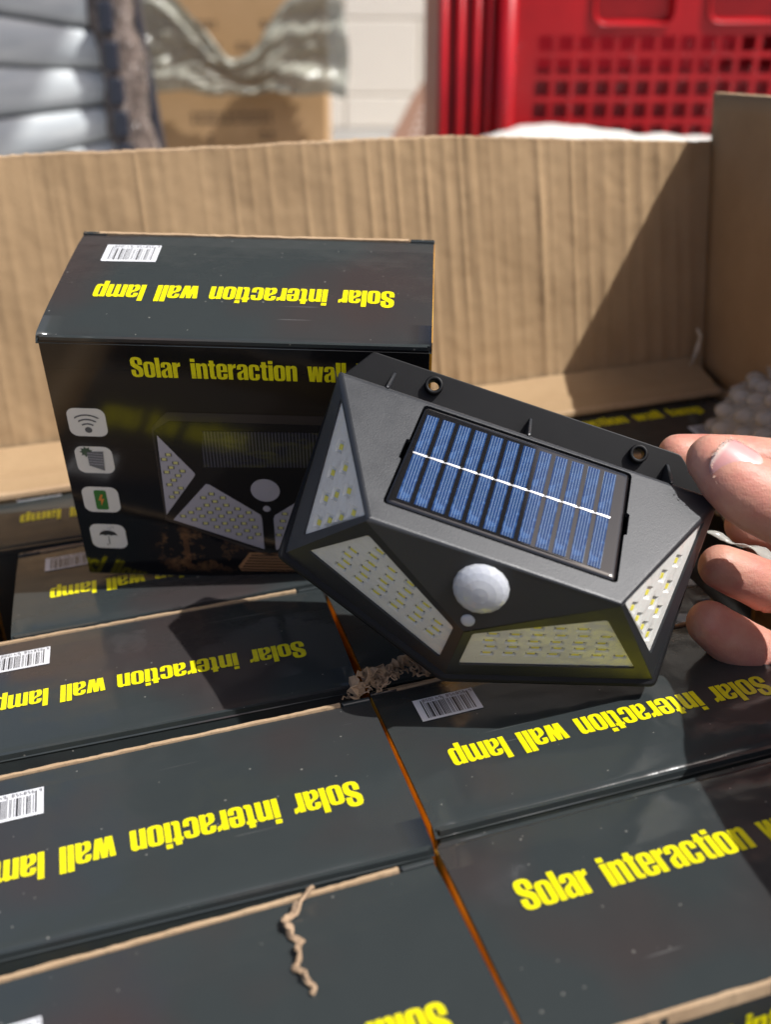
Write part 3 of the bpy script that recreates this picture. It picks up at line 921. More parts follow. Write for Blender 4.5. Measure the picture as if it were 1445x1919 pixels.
# raised right flap
zr = ZT + .1500
panel('right_flap', [K(.0012, .0006, Zc), K(.0012, .42, Zc + .001), K(.012, .42, zr + .021), K(.0080, -LEAN * .15, zr)], .0038, -Wv, seed=6, amp=.0016, div=(60, 16))
# left flap folded outwards and down
panel('left_flap', [K(AL - .004, .03, Zc + .004), K(AL - .004, .52, Zc + .004), K(AL - .10, .52, Zc - .03), K(AL - .10, .03, Zc - .03)], .0036, (0, 0, 1), seed=7)
panel('front_flap', [K(AL + .02, BF + .004, Zc - .010), K(-.02, BF + .004, Zc - .010), K(-.02, BF + .03, Zc - .11), K(AL + .02, BF + .03, Zc - .11)], .0036, Nv, seed=8)
# inner ledge: the folded-in strip that lies on the rearmost boxes
def ledge(a0, a1, name, depth0, depth1, seed):
    vs = []; fs = []; na, nb = 90, 10
    for i in range(na + 1):
        a = a0 + (a1 - a0) * i / na
        dd = depth0 + (depth1 - depth0) * i / na + .0008 * noise.noise(Vector((a * 80, seed, 0)))
        for j in range(nb + 1):
            v = j / nb
            z = ZT + .0092 * (1 - v) ** 1.5 + .0028 + (.0010 if .55 < v < .72 else 0) + .0009 * noise.noise(Vector((a * 30, v * 3, seed)))
            vs.append(K(a, .0008 + dd * v, z))
        vs.append(K(a, .0008 + dd, ZT + .0002 + .0006))
    w = nb + 2
    for i in range(na):
        for j in range(nb + 1):
            q = i * w + j; fs.append((q, q + 1, q + w + 1, q + w))
    me = mesh(name, vs, fs)
    o = link(name, me, [M_KRAFT, M_KRAFT_EDGE], carton, smooth=True)
    for p in me.polygons:
        if p.index % (nb + 1) >= nb - 1: p.material_index = 1; p.use_smooth = False
ledge(AL, -.004, 'inner_ledge', .041, .033, 2.)
# scrap of torn paper in the far right corner
vs, fs = ribbon([K(-.006 + .002 * math.sin(k), .006 + .001 * math.sin(k * 2.1), ZT + .030 - k * .0042) for k in range(9)], lambda s: .0015 + .0085 * s ** 2, lambda s: .8 * math.sin(s * 9), 3, .0003, .25, Nv)
link('torn_tape', mesh('torn_tape', vs, fs), M_TAPE, carton)

# ------------------------------------------------------------------ shredded board between the boxes
sh = thing('cardboard_shreds', 'curled tan shreds of torn cardboard sticking out below the lamp', 'torn cardboard')
sh.location = (-.004, .340, ZT)
rg = random.Random(21)
path = [(-.0150, .3305), (-.0118, .3345), (-.0082, .3385), (-.0045, .3425), (-.0005, .3450), (.0040, .3466), (.0085, .3462), (.0125, .3440)]
def along(t):
    t *= len(path) - 1; i = min(int(t), len(path) - 2); f = t - i
    return Vector((path[i][0] * (1 - f) + path[i + 1][0] * f, path[i][1] * (1 - f) + path[i + 1][1] * f, ZT + .0005)) - Vector(sh.location)
# the long crinkled strip, folded like a concertina
n = 150; pts = []
for i in range(n):
    t = i / (n - 1); p = along(t * .93)
    pts.append(p + Vector((.0012 * math.sin(t * 95), -.0016 * math.cos(t * 60), .0032 * (1 + math.sin(t * 62)) * (.8 + .3 * math.sin(t * 9)) + .0006 * math.sin(t * 210))))
vs, fs = ribbon(pts, lambda s: .0030, lambda s: 1.3 * math.sin(s * 70) + 1.1, 2, .00018, .45)
link('shred', mesh('shred', vs, fs), M_SHRED, sh)
for k in range(26):
    p0 = along(rg.uniform(0, 1)) + Vector((rg.uniform(-.002, .003), rg.uniform(-.004, .001), 0)); n = 16
    d = Vector((rg.uniform(-.8, .8), rg.uniform(-.8, .1), rg.uniform(.1, 1))).normalized(); L_ = rg.uniform(.003, .0075)
    e = Vector((rg.uniform(-1, 1), rg.uniform(-1, 1), rg.uniform(-.2, .6))).normalized()
    pts = [p0 + d * L_ * (i / n) + e * .0016 * math.sin(i * .45 + k) + Vector((0, 0, .0004 * math.sin(i * 1.3))) for i in range(n)]
    w0 = rg.uniform(.0008, .0022)
    vs, fs = ribbon(pts, lambda s: w0 * (1.1 - s), lambda s, k=k: 3 * math.sin(s * 4 + k), k, .00014, .5)
    link('shred', mesh('shred', vs, fs), M_SHRED, sh)

# ------------------------------------------------------------------ the lamp
LM = Matrix(((.923618, .38273, .02116, .047251), (-.183352, .489601, -.852451, .362527), (-.336619, .783459, .522379, .1974), (0, 0, 0, 1)))
lamp = thing('solar_wall_lamp', 'black faceted solar wall lamp held up by a hand in the middle', 'lamp')
lamp.matrix_world = LM
TL = Vector((-.0640, -.0006, .0162)); TR = Vector((.0640, -.0006, .0162)); BL = Vector((-.0628, -.0606, .0024)); BR = Vector((.0636, -.0606, .0024))
BC = Vector((-.0008, -.0808, .0024)); FL = Vector((-.0392, -.0451, .0429)); FR = Vector((.0392, -.0451, .0429)); MM = Vector((-.0010, -.0668, .0262))
T0 = Vector((-.0640, .0002, -.002)); T1 = Vector((.0640, .0002, -.002))
B0 = Vector((-.0628, -.0606, -.002)); B1 = Vector((.0636, -.0606, -.002)); B2 = Vector((-.0008, -.0808, -.002))

class Frame:
    def __init__(s, o, along, poly):
        s.o = Vector(o); s.ex = (Vector(along) - s.o).normalized()
        n = Vector((0, 0, 0))
        for i in range(len(poly)):
            n += Vector(poly[i]).cross(Vector(poly[(i + 1) % len(poly)]))
        n.normalize()
        if n.z < 0: n = -n
        s.n = n
        s.ex = (s.ex - n * s.ex.dot(n)).normalized(); s.ey = n.cross(s.ex)
        s.o = s.o
    def to2(s, p): d = Vector(p) - s.o; return (d.dot(s.ex), d.dot(s.ey))
    def to3(s, x, y, h=0): return s.o + s.ex * x + s.ey * y + s.n * h
def inset2(P, d):
    """inset a convex CCW polygon; d a number or one per edge"""
    n = len(P); out = []
    if not isinstance(d, (list, tuple)): d = [d] * n
    for i in range(n):
        p0, p1, p2 = Vector(P[i - 1]), Vector(P[i]), Vector(P[(i + 1) % n])
        e1 = (p1 - p0).normalized(); e2 = (p2 - p1).normalized()
        n1 = Vector((-e1.y, e1.x)); n2 = Vector((-e2.y, e2.x))
        a = p0 + n1 * d[i - 1]; b = p1 + n2 * d[i]
        den = e1.x * e2.y - e1.y * e2.x
        t = ((b - a).x * e2.y - (b - a).y * e2.x) / den
        out.append(tuple(a + e1 * t))
    return out
def round2(P, r, n=3):
    out = []
    m = len(P)
    for i in range(m):
        p0, p1, p2 = Vector(P[i - 1]), Vector(P[i]), Vector(P[(i + 1) % m])
        a = p1 + (p0 - p1).normalized() * r; b = p1 + (p2 - p1).normalized() * r
        for k in range(n + 1):
            t = k / n; out.append(tuple(a * (1 - t) ** 2 + p1 * 2 * t * (1 - t) + b * t * t))
    return out

facets = {
 'solar': (Frame(TL, TR, [TL, FL, FR, TR]), [TL, FL, FR, TR]),
 'left':  (Frame(BL, TL, [TL, BL, FL]), [TL, BL, FL]),
 'right': (Frame(TR, BR, [TR, FR, BR]), [TR, FR, BR]),
 'front': (Frame(FL, FR, [FL, MM, FR]), [FL, MM, FR]),
 'bl':    (Frame(BL, BC, [BL, BC, MM, FL]), [BL, BC, MM, FL]),
 'br':    (Frame(BC, BR, [BR, FR, MM, BC]), [BC, BR, FR, MM]),
}
holes = {}
def ccw(P):
    a = sum(P[i - 1][0] * P[i][1] - P[i][0] * P[i - 1][1] for i in range(len(P)))
    return P if a > 0 else P[::-1]
for k, (F, P) in facets.items():
    p2 = ccw([F.to2(p) for p in P])
    holes[k] = p2
def wells_panel(F, poly2, centers, wx, wy, ang, depth, nm, label=None):
    """white reflector: plate sunk below the facet, square wells with an LED chip in each"""
    tray_h = -.0008
    ca, sa = math.cos(ang), math.sin(ang)
    def rot(cx, cy, a, b): return (cx + a * ca - b * sa, cy + a * sa + b * ca)
    V = []; Fc = []
    hl = [[rot(cx, cy, a * wx / 2, b * wy / 2) for a, b in ((-1, -1), (1, -1), (1, 1), (-1, 1))] for cx, cy in centers]
    pts, tris = poly_faces([poly2] + hl)
    V += [F.to3(p[0], p[1], tray_h) for p in pts]; Fc += tris
    k = .72
    for (cx, cy) in centers:
        b0 = len(V)
        V += [F.to3(*rot(cx, cy, a * wx / 2, b * wy / 2), tray_h) for a, b in ((-1, -1), (1, -1), (1, 1), (-1, 1))]
        V += [F.to3(*rot(cx, cy, a * wx / 2 * k, b * wy / 2 * k), tray_h - depth) for a, b in ((-1, -1), (1, -1), (1, 1), (-1, 1))]
        for i in range(4): Fc.append((b0 + i, b0 + (i + 1) % 4, b0 + 4 + (i + 1) % 4, b0 + 4 + i))
        Fc.append((b0 + 4, b0 + 5, b0 + 6, b0 + 7))
    # skirt back up to the facet
    b0 = len(V); n = len(poly2)
    V += [F.to3(p[0], p[1], tray_h) for p in poly2] + [F.to3(p[0], p[1], -.0004) for p in poly2]
    pn = link('led_panel', mesh('led_panel', V, Fc), M_TRAY, lamp)
    cw, chh = label
    global CHIPME
    for (cx, cy) in centers:
        o = F.to3(cx, cy, tray_h - depth + .00005)
        c = bpy.data.objects.new('led_chip', chip_mesh(cw, chh)); COL.objects.link(c); c.parent = pn
        m = Matrix.Identity(4)
        ex = F.ex * ca + F.ey * sa; ey = F.n.cross(ex)
        for r_ in range(3): m[r_][0], m[r_][1], m[r_][2], m[r_][3] = ex[r_], ey[r_], F.n[r_], o[r_]
        c.matrix_local = m
    # clear cover
    V = [F.to3(p[0], p[1], -.00035) for p in poly2]
    link('clear_cover', mesh('clear_cover', V, [tuple(range(len(V)))]), M_COVER, lamp)
    return pn
_chips = {}
def chip_mesh(w, h):
    key = (round(w, 6), round(h, 6))
    if key in _chips: return _chips[key]
    bm = bmesh.new()
    box_bm(bm, -w / 2, w / 2, -h / 2, h / 2, 0, .00045, 0)
    box_bm(bm, -w / 2 * .86, w / 2 * .86, -h / 2 * .82, h / 2 * .82, .00044, .0006, 1)
    if w > .0022:                       # dark solder pads in the slot ends
        for s_ in (-1, 1): box_bm(bm, s_ * (w / 2 + .0003) - .00028, s_ * (w / 2 + .0003) + .00028, -h / 2 * .8, h / 2 * .8, 0, .0003, 2)
    me = bm_mesh('led_chip', bm); me.materials.append(M_CHIPFRAME); me.materials.append(M_CHIP); me.materials.append(M_INK)
    _chips[key] = me
    return me

# housing shell: every facet with its opening, wall thickness by the skirt
RIM = {'left': [.0042, .0028, .0028], 'right': [.0028, .0028, .0042]}
cut = {}
for k, (F, P) in facets.items():
    p2 = holes[k]
    if k == 'solar':
        q = [(-.0348, -.0019, .0173), (-.0369, -.0388, .0391), (.0368, -.0393, .0394), (.0349, -.0017, .0172)]
        q2 = ccw([F.to2(p) for p in q])
        cut[k] = round2(q2, .0016)
        cc_ = Vector((sum(p[0] for p in q2) / 4, sum(p[1] for p in q2) / 4)); nn_ = len(cut[k]); out_ = []
        for i_ in range(nn_):
            a_, b_ = Vector(cut[k][i_]), Vector(cut[k][(i_ + 1) % nn_]); out_.append(tuple(a_))
            e_ = b_ - a_
            if e_.length > .02 and abs(e_.y) > abs(e_.x):
                o_ = Vector((e_.y, -e_.x)).normalized() * .0009
                t0, t1 = (.36, .58) if e_.y < 0 else (.42, .64)
                out_ += [tuple(a_ + e_ * t0), tuple(a_ + e_ * (t0 + .012) + o_), tuple(a_ + e_ * (t1 - .012) + o_), tuple(a_ + e_ * t1)]
        cut[k] = out_
    elif k == 'front':
        cut[k] = None
    elif k in ('left', 'right'):
        sx = 1 if k == 'left' else -1
        cut[k] = round2(ccw([F.to2((sx * a, b, c)) for a, b, c in ((-.0606, -.0090, .0190), (-.0402, -.0442, .0416), (-.0588, -.0538, .0115))]), .0012)
    elif k == 'bl':
        cut[k] = round2(ccw([F.to2(p) for p in ((-.0552, -.0586, .0116), (-.0377, -.0494, .0365), (-.0043, -.0668, .0249), (-.0048, -.0772, .0080))]), .0010)
    else:
        cut[k] = round2(ccw([F.to2(p) for p in ((.0020, -.0669, .0259), (.0382, -.0504, .0350), (.0560, -.0602, .0090), (.0021, -.0772, .0085))]), .0010)
V = []; Fc = []
for k, (F, P) in facets.items():
    loops = [holes[k]] + ([cut[k]] if cut[k] else [])
    pts, tris = poly_faces(loops)
    b = len(V); V += [F.to3(p[0], p[1]) for p in pts]; Fc += [tuple(i + b for i in t) for t in tris]
    if cut[k]:
        dp = -.0030 if k != 'solar' else -.0022
        b = len(V); c = cut[k]; n = len(c)
        V += [F.to3(p[0], p[1]) for p in c] + [F.to3(p[0], p[1], dp) for p in c]
        Fc += [(b + i, b + n + i, b + n + (i + 1) % n, b + (i + 1) % n) for i in range(n)]
for quad in ((TL, TR, T1, T0), (TL, T0, B0, BL), (BL, B0, B2, BC), (BC, B2, B1, BR), (BR, B1, T1, TR)):
    b = len(V); V += list(quad); Fc.append((b, b + 1, b + 2, b + 3))
bm = bmesh.new()
bv = [bm.verts.new(v) for v in V]
for f in Fc:
    try: bm.faces.new([bv[i] for i in f])
    except ValueError: pass
bmesh.ops.remove_doubles(bm, verts=bm.verts[:], dist=.00002)
bmesh.ops.recalc_face_normals(bm, faces=bm.faces[:])
outer = []
keyp = [TL, TR, BL, BR, BC, FL, FR, MM]
for e in bm.edges:
    a, b = e.verts[0].co, e.verts[1].co
    if any((a - p).length < .0001 for p in keyp) and any((b - p).length < .0001 for p in keyp) and len(e.link_faces) == 2 and e.calc_face_angle(0) > .12:
        outer.append(e)
bmesh.ops.bevel(bm, geom=outer, offset=.0011, segments=3, affect='EDGES', profile=.5)
hs = link('housing', bm_mesh('housing', bm), M_HOUSING, lamp)
# smooth only the bevelled strips
for p in hs.data.polygons: p.use_smooth = False

# back plate rim and mounting flange
def plate(name, outline, hls, w0, w1, mat, bevel=.0006):
    pts, tris = poly_faces([outline] + hls)
    bm = bmesh.new()
    top = [bm.verts.new((p[0], p[1], w1)) for p in pts]; bot = [bm.verts.new((p[0], p[1], w0)) for p in pts]
    for t in tris:
        bm.faces.new([top[i] for i in t]); bm.faces.new([bot[i] for i in t[::-1]])
    b = 0
    for l in [outline] + hls:
        n = len(l)
        for i in range(n):
            j = (i + 1) % n; bm.faces.new((top[b + i], bot[b + i], bot[b + j], top[b + j]))
        b += n
    bmesh.ops.recalc_face_normals(bm, faces=bm.faces[:])
    if bevel:
        no = len(outline)
        tv = set(top[:no]) | set(bot[:no])
        es = [e for e in bm.edges if e.verts[0] in tv and e.verts[1] in tv and abs(e.calc_face_angle(0)) > .3 and abs(e.verts[0].co.z - e.verts[1].co.z) < 1e-6]
        bmesh.ops.bevel(bm, geom=es, offset=bevel, segments=2, affect='EDGES', profile=.5)
    return link(name, bm_mesh(name, bm), mat, lamp)
rim = round2(ccw([(-.0655, .0004), (-.0650, -.0624), (-.0008, -.0834), (.0655, -.0628), (.0660, .0004)]), .0022, 4)
plate('back_plate', rim, [], -.0068, .0024, M_BACKPLATE, .0010)
h1 = circ(-.0342, .0084, .0019, 20); h2 = circ(.0374, .0085, .0019, 20)
fl = round2(ccw([(-.0648, -.0015), (-.0655, .0005), (-.0571, .0133), (.0512, .0133), (.0655, .0005), (.0648, -.0015)]), .0012, 3)
plate('mounting_flange', fl, [h1, h2], -.0022, -.0001, M_BACKPLATE, .0004)
def tube(name, cx, cy, r0, r1, w0, w1, mat, parent):
    V = []; Fc = []; n = 28
    prof = [(r0, w0), (r0, w1), (r0 + .0003, w1 + .0003), (r1 - .0003, w1 + .0003), (r1, w1), (r1, w0)]
    for i in range(n):
        a = 2 * math.pi * i / n
        for r_, w in prof: V.append((cx + r_ * math.cos(a), cy + r_ * math.sin(a), w))
    m = len(prof)
    for i in range(n):
        for j in range(m - 1):
            a, b = i * m + j, ((i + 1) % n) * m + j; Fc.append((a, b, b + 1, a + 1))
    return link(name, mesh(name, V, Fc), mat, parent, smooth=True)
tube('screw_boss', -.0342, .0084, .0019, .0031, -.0001, .0026, M_BACKPLATE, lamp)
tube('screw_boss', .0374, .0085, .0019, .0031, -.0001, .0026, M_BACKPLATE, lamp)
for u in (-.0478, 0, .0478):
    bm = bmesh.new()
    pr = [(-.0006, .0165), (.0003, .0162), (.0083, .0016), (.0086, -.0001), (-.0006, -.0001)]
    A = [bm.verts.new((u - .0005, v, w)) for v, w in pr]; B = [bm.verts.new((u + .0005, v, w)) for v, w in pr]
    bm.faces.new(A); bm.faces.new(B[::-1])
    for i in range(5): bm.faces.new((A[i], B[i], B[(i + 1) % 5], A[(i + 1) % 5]))
    bmesh.ops.recalc_face_normals(bm, faces=bm.faces[:])
    bmesh.ops.bevel(bm, geom=bm.edges[:], offset=.0002, segments=1, affect='EDGES')
    link('rib', bm_mesh('rib', bm), M_HOUSING, lamp)

# solar panel
F = facets['solar'][0]
c = inset2(ccw([F.to2(p) for p in [(-.0348, -.0019, .0173), (-.0369, -.0388, .0391), (.0368, -.0393, .0394), (.0349, -.0017, .0172)]]), .0006)
# resin slab, slightly crowned with soft edges
bm = bmesh.new()
ring = []
for off, h in ((0, -.0022), (0, -.0006), (.0003, -.0001), (.0009, .0002), (.0018, .00032)):
    pp = round2(inset2(c, off) if off else c, max(.0005, .0014 - off * .3), 4)
    ring.append([bm.verts.new(F.to3(p[0], p[1], h)) for p in pp])
for a, b in zip(ring[:-1], ring[1:]):
    n = len(a)
    for i in range(n): bm.faces.new((a[i], a[(i + 1) % n], b[(i + 1) % n], b[i]))
bm.faces.new(ring[-1])
bmesh.ops.recalc_face_normals(bm, faces=bm.faces[:])
sp = link('solar_panel', bm_mesh('solar_panel', bm), M_RESIN, lamp, smooth=True)
sp.data.polygons[len(sp.data.polygons) - 1].use_smooth = False
NC = 12
c0, c1, c2_, c3 = [F.to2(p) for p in ((-.0328, -.0055, .0194), (-.0332, -.0362, .0376), (.0322, -.0369, .0380), (.0314, -.0043, .0187))]
cell_pitch = .0
for i in range(NC):
    def pt(u, v):
        a = Vector(c0) * (1 - u) + Vector(c3) * u; b = Vector(c1) * (1 - u) + Vector(c2_) * u
        p = a * (1 - v) + b * v
        return p
    u0, u1 = (i + .0) / NC, (i + .73) / NC
    P0 = pt((u0 + u1) / 2, .5)
    bm = bmesh.new(); vs_ = []
    for (u, v) in ((u0, 0), (u0, 1), (u1, 1), (u1, 0)):
        p = pt(u, v); vs_.append(bm.verts.new((p.x - P0.x, p.y - P0.y, 0)))
    bm.faces.new(vs_)
    me = bm_mesh('solar_cell', bm)
    o = link('solar_cell', me, M_CELL, sp)
    m = Matrix.Identity(4); pos = F.to3(P0.x, P0.y, .00045)
    for r_ in range(3): m[r_][0], m[r_][1], m[r_][2], m[r_][3] = F.ex[r_], F.ey[r_], F.n[r_], pos[r_]
    o.matrix_local = m
    # bus segment crossing the cell
    rgb = random.Random(i)
    q = [pt(u0 - .004, .4615), pt(u0 - .002, .479), pt(u1 + .004, .479), pt(u1 + .006, .4615)]
    V = [F.to3(p.x, p.y, .00058 + .00005 * (k % 2)) for k, p in enumerate(q)]
    link('bus_segment', mesh('bus_segment', V, [(0, 1, 2, 3)]), M_TIN, sp)
    if i < NC - 1:
        q = [pt(u1 + .004, .468), pt(u1 + .004, .473), pt(u0 + 1 / NC - .004, .473), pt(u0 + 1 / NC - .004, .468)]
        link('bus_link', mesh('bus_link', [F.to3(p.x, p.y, .0005) for p in q], [(0, 1, 2, 3)]), M_TIN, sp)
# led panels
tri_px = [(-54.96, -24.63, 24.08), (-55.08, -32.94, 22.04), (-51.32, -31.08, 28.04), (-54.7, -41.24, 20.75), (-51.45, -39.6, 25.94), (-47.7, -37.94, 31.88), (-54.52, -48.99, 19.27), (-51.07, -47.8, 24.66), (-47.52, -46.32, 30.27), (-43.98, -44.3, 35.97)]
VD = Vector(((0.0727, 0.1351, -0.9882)))
def sunk(F, p, h, sx=1):
    """chip seat below the facet for a chip sighted at p on the facet"""
    d = VD.copy(); t = h / abs(d.dot(F.n)); q = Vector(p) + d * t
    return F.to2(q)
FL_ = facets['left'][0]
cs = [sunk(FL_, Vector(p) * .001, .0019) for p in tri_px]
wells_panel(FL_, cut['left'], cs, .0042, .0046, 0, .0011, 'left', (.0020, .0027))
FR_ = facets['right'][0]
cs2 = []
for c_ in cs:
    q_ = FL_.to3(*c_); cs2.append(FR_.to2((-q_.x, q_.y, q_.z)))
wells_panel(FR_, cut['right'], cs2, .0042, .0046, 0, .0011, 'right', (.0020, .0027))
for key in ('bl', 'br'):
    F = facets[key][0]; P = cut[key]
    cs = []
    sl_ = math.sqrt(1 - F.n.z ** 2)
    for r_, w_ in enumerate((.0138, .0172, .0206, .0242, .0280, .0318)):
        y = (w_ - .0024) / sl_
        for i in range(16):
            x = .004 + (i + (0, .12, .0, .12, .0, .12)[r_]) * .0070 + (.0015 if key == 'br' else 0)
            if all(inside((x + a, y + b), P) for a in (-.0023, .0023) for b in (-.0015, .0015)): cs.append((x, y))
    wells_panel(F, P, cs, .0044, .0025, 0, .0011, key, (.0028, .0017))

# motion sensor dome and light sensor
def dome(name, cu, cv, cw, r, h, mat, F, n=36, m=10, smooth=True):
    V = [];Fc = []
    p0 = F.to2((cu, cv, cw))
    for j in range(m + 1):
        a = math.pi / 2 * j / m
        for i in range(n):
            t = 2 * math.pi * (i + (.5 * (j % 2) if not smooth else 0)) / n
            V.append(F.to3(p0[0] + r * math.cos(a) * math.cos(t), p0[1] + r * math.cos(a) * math.sin(t), .0001 + h * math.sin(a)))
    for j in range(m):
        for i in range(n):
            a, b = j * n + i, j * n + (i + 1) % n; (Fc.append((a, b, b + n, a + n)) if smooth else Fc.extend([(a, b, a + n), (b, b + n, a + n)] if j % 2 == 0 else [(a, b, b + n), (a, b + n, a + n)]))
    return link(name, mesh(name, V, Fc), mat, lamp, smooth=smooth)
F = facets['front'][0]
dome('motion_sensor_lens', -.0008, -.0534, .0367, .0086, .0044, M_DOME, F, 18, 5, False)
dome('light_sensor', -.0010, -.0633, .0291, .0022, .0008, M_DOME, F)

# ------------------------------------------------------------------ the hand
CH_ = dict(
 thumb=[(0.1046, 0.3405, 0.1960, 0.0085), (0.1097, 0.3362, 0.1913, 0.0106), (0.1183, 0.3336, 0.1855, 0.0121), (0.1308, 0.3306, 0.1800, 0.0117), (.146, .320, .181, .0135), (.158, .298, .187, .018), (.165, .270, .194, .022)],
 index=[(0.1031, 0.3756, 0.1839, 0.0072), (0.1142, 0.3762, 0.1815, 0.0084), (0.1334, 0.3768, 0.1782, 0.0088), (.157, .372, .172, .0094), (.180, .350, .172, .0105), (.186, .318, .180, .014), (.175, .285, .190, .018)],
 middle=[(0.1142, 0.3551, 0.1495, 0.0079), (0.1227, 0.3557, 0.1448, 0.0087), (0.1357, 0.357, 0.1383, 0.0088), (.158, .354, .138, .0094), (.180, .335, .150, .0105), (.185, .308, .168, .014), (.175, .280, .186, .018)],
 ring=[(0.1079, 0.3436, 0.1343, 0.0080), (0.1164, 0.343, 0.1272, 0.0091), (0.13, 0.3429, 0.1185, 0.0093), (.150, .339, .119, .0094), (.170, .322, .134, .0102), (.177, .298, .156, .014), (.172, .275, .180, .018)],
 pinky=[(.140, .320, .130, .007), (.152, .314, .131, .0078), (.163, .298, .142, .009), (.168, .275, .165, .014)],
 web=[(0.13, 0.3783, 0.153, 0.008), (0.1446, 0.3802, 0.1477, 0.011), (.170, .365, .150, .012), (.186, .330, .165, .014)],
 palm=[(.182, .315, .172, .016), (.172, .292, .178, .020), (.165, .268, .192, .024)],
 arm=[(.165, .268, .192, .024), (.178, .225, .207, .025), (.205, .165, .222, .029), (.250, .080, .245, .036)],
)
def spline(pts, sub=8):
    P = [np.array(p, float) for p in pts]
    P = [2 * P[0] - P[1]] + P + [2 * P[-1] - P[-2]]
    out = []
    for i in range(1, len(P) - 2):
        for k in range(sub):
            t = k / sub
            out.append(.5 * ((2 * P[i]) + (-P[i - 1] + P[i + 1]) * t + (2 * P[i - 1] - 5 * P[i] + 4 * P[i + 1] - P[i + 2]) * t * t + (-P[i - 1] + 3 * P[i] - 3 * P[i + 1] + P[i + 2]) * t ** 3))
    out.append(P[-2])
    return out
def capsule(V, Fc, pts, flat=None):
    """closed tube with round ends through (x, y, z, r) points"""
    C = spline(pts); n = 20; rings = []
    def frame(d):
        d = d / np.linalg.norm(d); a = np.cross(d, (0, 0, 1.)); a /= np.linalg.norm(a); return d, a, np.cross(a, d)
    for i, c in enumerate(C):
        d = (C[min(i + 1, len(C) - 1)] - C[max(i - 1, 0)])[:3]
        d, a, b = frame(d)
        if i == 0:
            for k in (1, 2, 3, 4, 5): 
                t = math.pi / 2 * (1 - k / 6)
                rings.append((c[:3] - d * c[3] * math.sin(t), a, b, c[3] * math.cos(t)))
        rings.append((c[:3], a, b, c[3]))
        if i == len(C) - 1:
            for k in (1, 2, 3, 4, 5):
                t = math.pi / 2 * k / 6
                rings.append((c[:3] + d * c[3] * math.sin(t), a, b, c[3] * math.cos(t)))
    b0 = len(V)
    for p, a, b, r_ in rings:
        for k in range(n):
            t = 2 * math.pi * k / n; V.append(tuple(p + (a * math.cos(t) + b * math.sin(t)) * r_))
    for i in range(len(rings) - 1):
        for k in range(n):
            x, y = b0 + i * n + k, b0 + i * n + (k + 1) % n; Fc.append((x, x + n, y + n, y))
    Fc.append(tuple(b0 + k for k in range(n))); Fc.append(tuple(b0 + (len(rings) - 1) * n + k for k in range(n - 1, -1, -1)))
V = []; Fc = []
for k, p in CH_.items(): capsule(V, Fc, p)
tmp = bpy.data.objects.new('tmp', mesh('tmp', V, Fc)); COL.objects.link(tmp)
md = tmp.modifiers.new('r', 'REMESH'); md.mode = 'VOXEL'; md.voxel_size = .0012
ms = tmp.modifiers.new('s', 'SMOOTH'); ms.iterations = 5; ms.factor = .5
dg = bpy.context.evaluated_depsgraph_get()
hm = bpy.data.meshes.new_from_object(tmp.evaluated_get(dg)); hm.name = 'hand'
bpy.data.objects.remove(tmp)
# finger creases and small bulges on the pads
cre = []
for k, s_, amp in (('thumb', 2.55, .0005), ('thumb', 2.75, .0006), ('thumb', 2.95, .0007), ('thumb', 3.15, .0006), ('thumb', 3.4, .0005), ('ring', 1.75, .0005), ('middle', 1.85, .0005), ('middle', 1.7, .0008), ('middle', 3.2, .0008), ('ring', 1.6, .0008), ('ring', 3.2, .0008), ('index', 2.2, .0006)):
    p = CH_[k]; i = int(s_); t = s_ - i
    a, b = np.array(p[i][:3]), np.array(p[i + 1][:3]); cre.append((a * (1 - t) + b * t, (b - a) / np.linalg.norm(b - a), p[i][3] * 1.5, amp))
co = np.empty(len(hm.vertices) * 3); hm.vertices.foreach_get('co', co); co = co.reshape(-1, 3)
no = np.empty(len(hm.vertices) * 3); hm.vertex_normals.foreach_get('vector', no); no = no.reshape(-1, 3)
for c, d, rad, amp in cre:
    r_ = co - c; ax = r_ @ d; rad_ = np.linalg.norm(r_ - np.outer(ax, d), axis=1)
    wob = .0005 * np.sin(co[:, 2] * 900)
    w = np.exp(-((ax + wob) / .0007) ** 2) * (rad_ < rad * 1.1)
    co -= no * (w * amp)[:, None]
    w = np.exp(-((ax) / .0045) ** 2) * (rad_ < rad * 1.1)
    co += no * (w * amp * .5)[:, None]
hm.vertices.foreach_set('co', co.ravel()); hm.update()
hand = thing('person', 'right hand reaching in from the right edge, gripping the lamp with its thumb on top', 'hand')
hand.location = (.17, .27, .19)
for v in hm.vertices: v.co -= Vector((.17, .27, .19))
link('hand', hm, M_SKIN, hand, smooth=True)
# thumbnail: curved plate seated on the camera side of the thumb tip
ax = (Vector(CH_['thumb'][2][:3]) - Vector(CH_['thumb'][0][:3])).normalized()      # towards the knuckle
view = (Vector((0, 0, CZ)) - Vector(CH_['thumb'][1][:3])).normalized()
upn = (view + Vector((.0, .22, .50))).normalized(); upn = (upn - ax * upn.dot(ax)).normalized()
sd = ax.cross(upn).normalized()
base = Vector(CH_['thumb'][0][:3])
V = []; Fc = []; nu, nv = 14, 12
for i in range(nu + 1):
    s_ = i / nu
    for j in range(nv + 1):
        t = -1 + 2 * j / nv
        # superellipse outline
        hw = .0066 * (1 - abs(2 * s_ - .95) ** 4.5 * .8)
        x = (s_ - .5) * .0150; rad = .0098
        ang = t * hw / .0082
        rad = .0098 + .0018 * s_
        V.append((x, rad * math.sin(ang), rad * math.cos(ang) - .0004 * (2 * s_ - 1) ** 2))
for i in range(nu):
    for j in range(nv):
        q = i * (nv + 1) + j; Fc.append((q, q + nv + 1, q + nv + 2, q + 1))
nl = link('thumbnail', mesh('thumbnail', V, Fc), M_NAIL, hand, smooth=True)
so = nl.modifiers.new('t', 'SOLIDIFY'); so.thickness = .0006; so.offset = -1
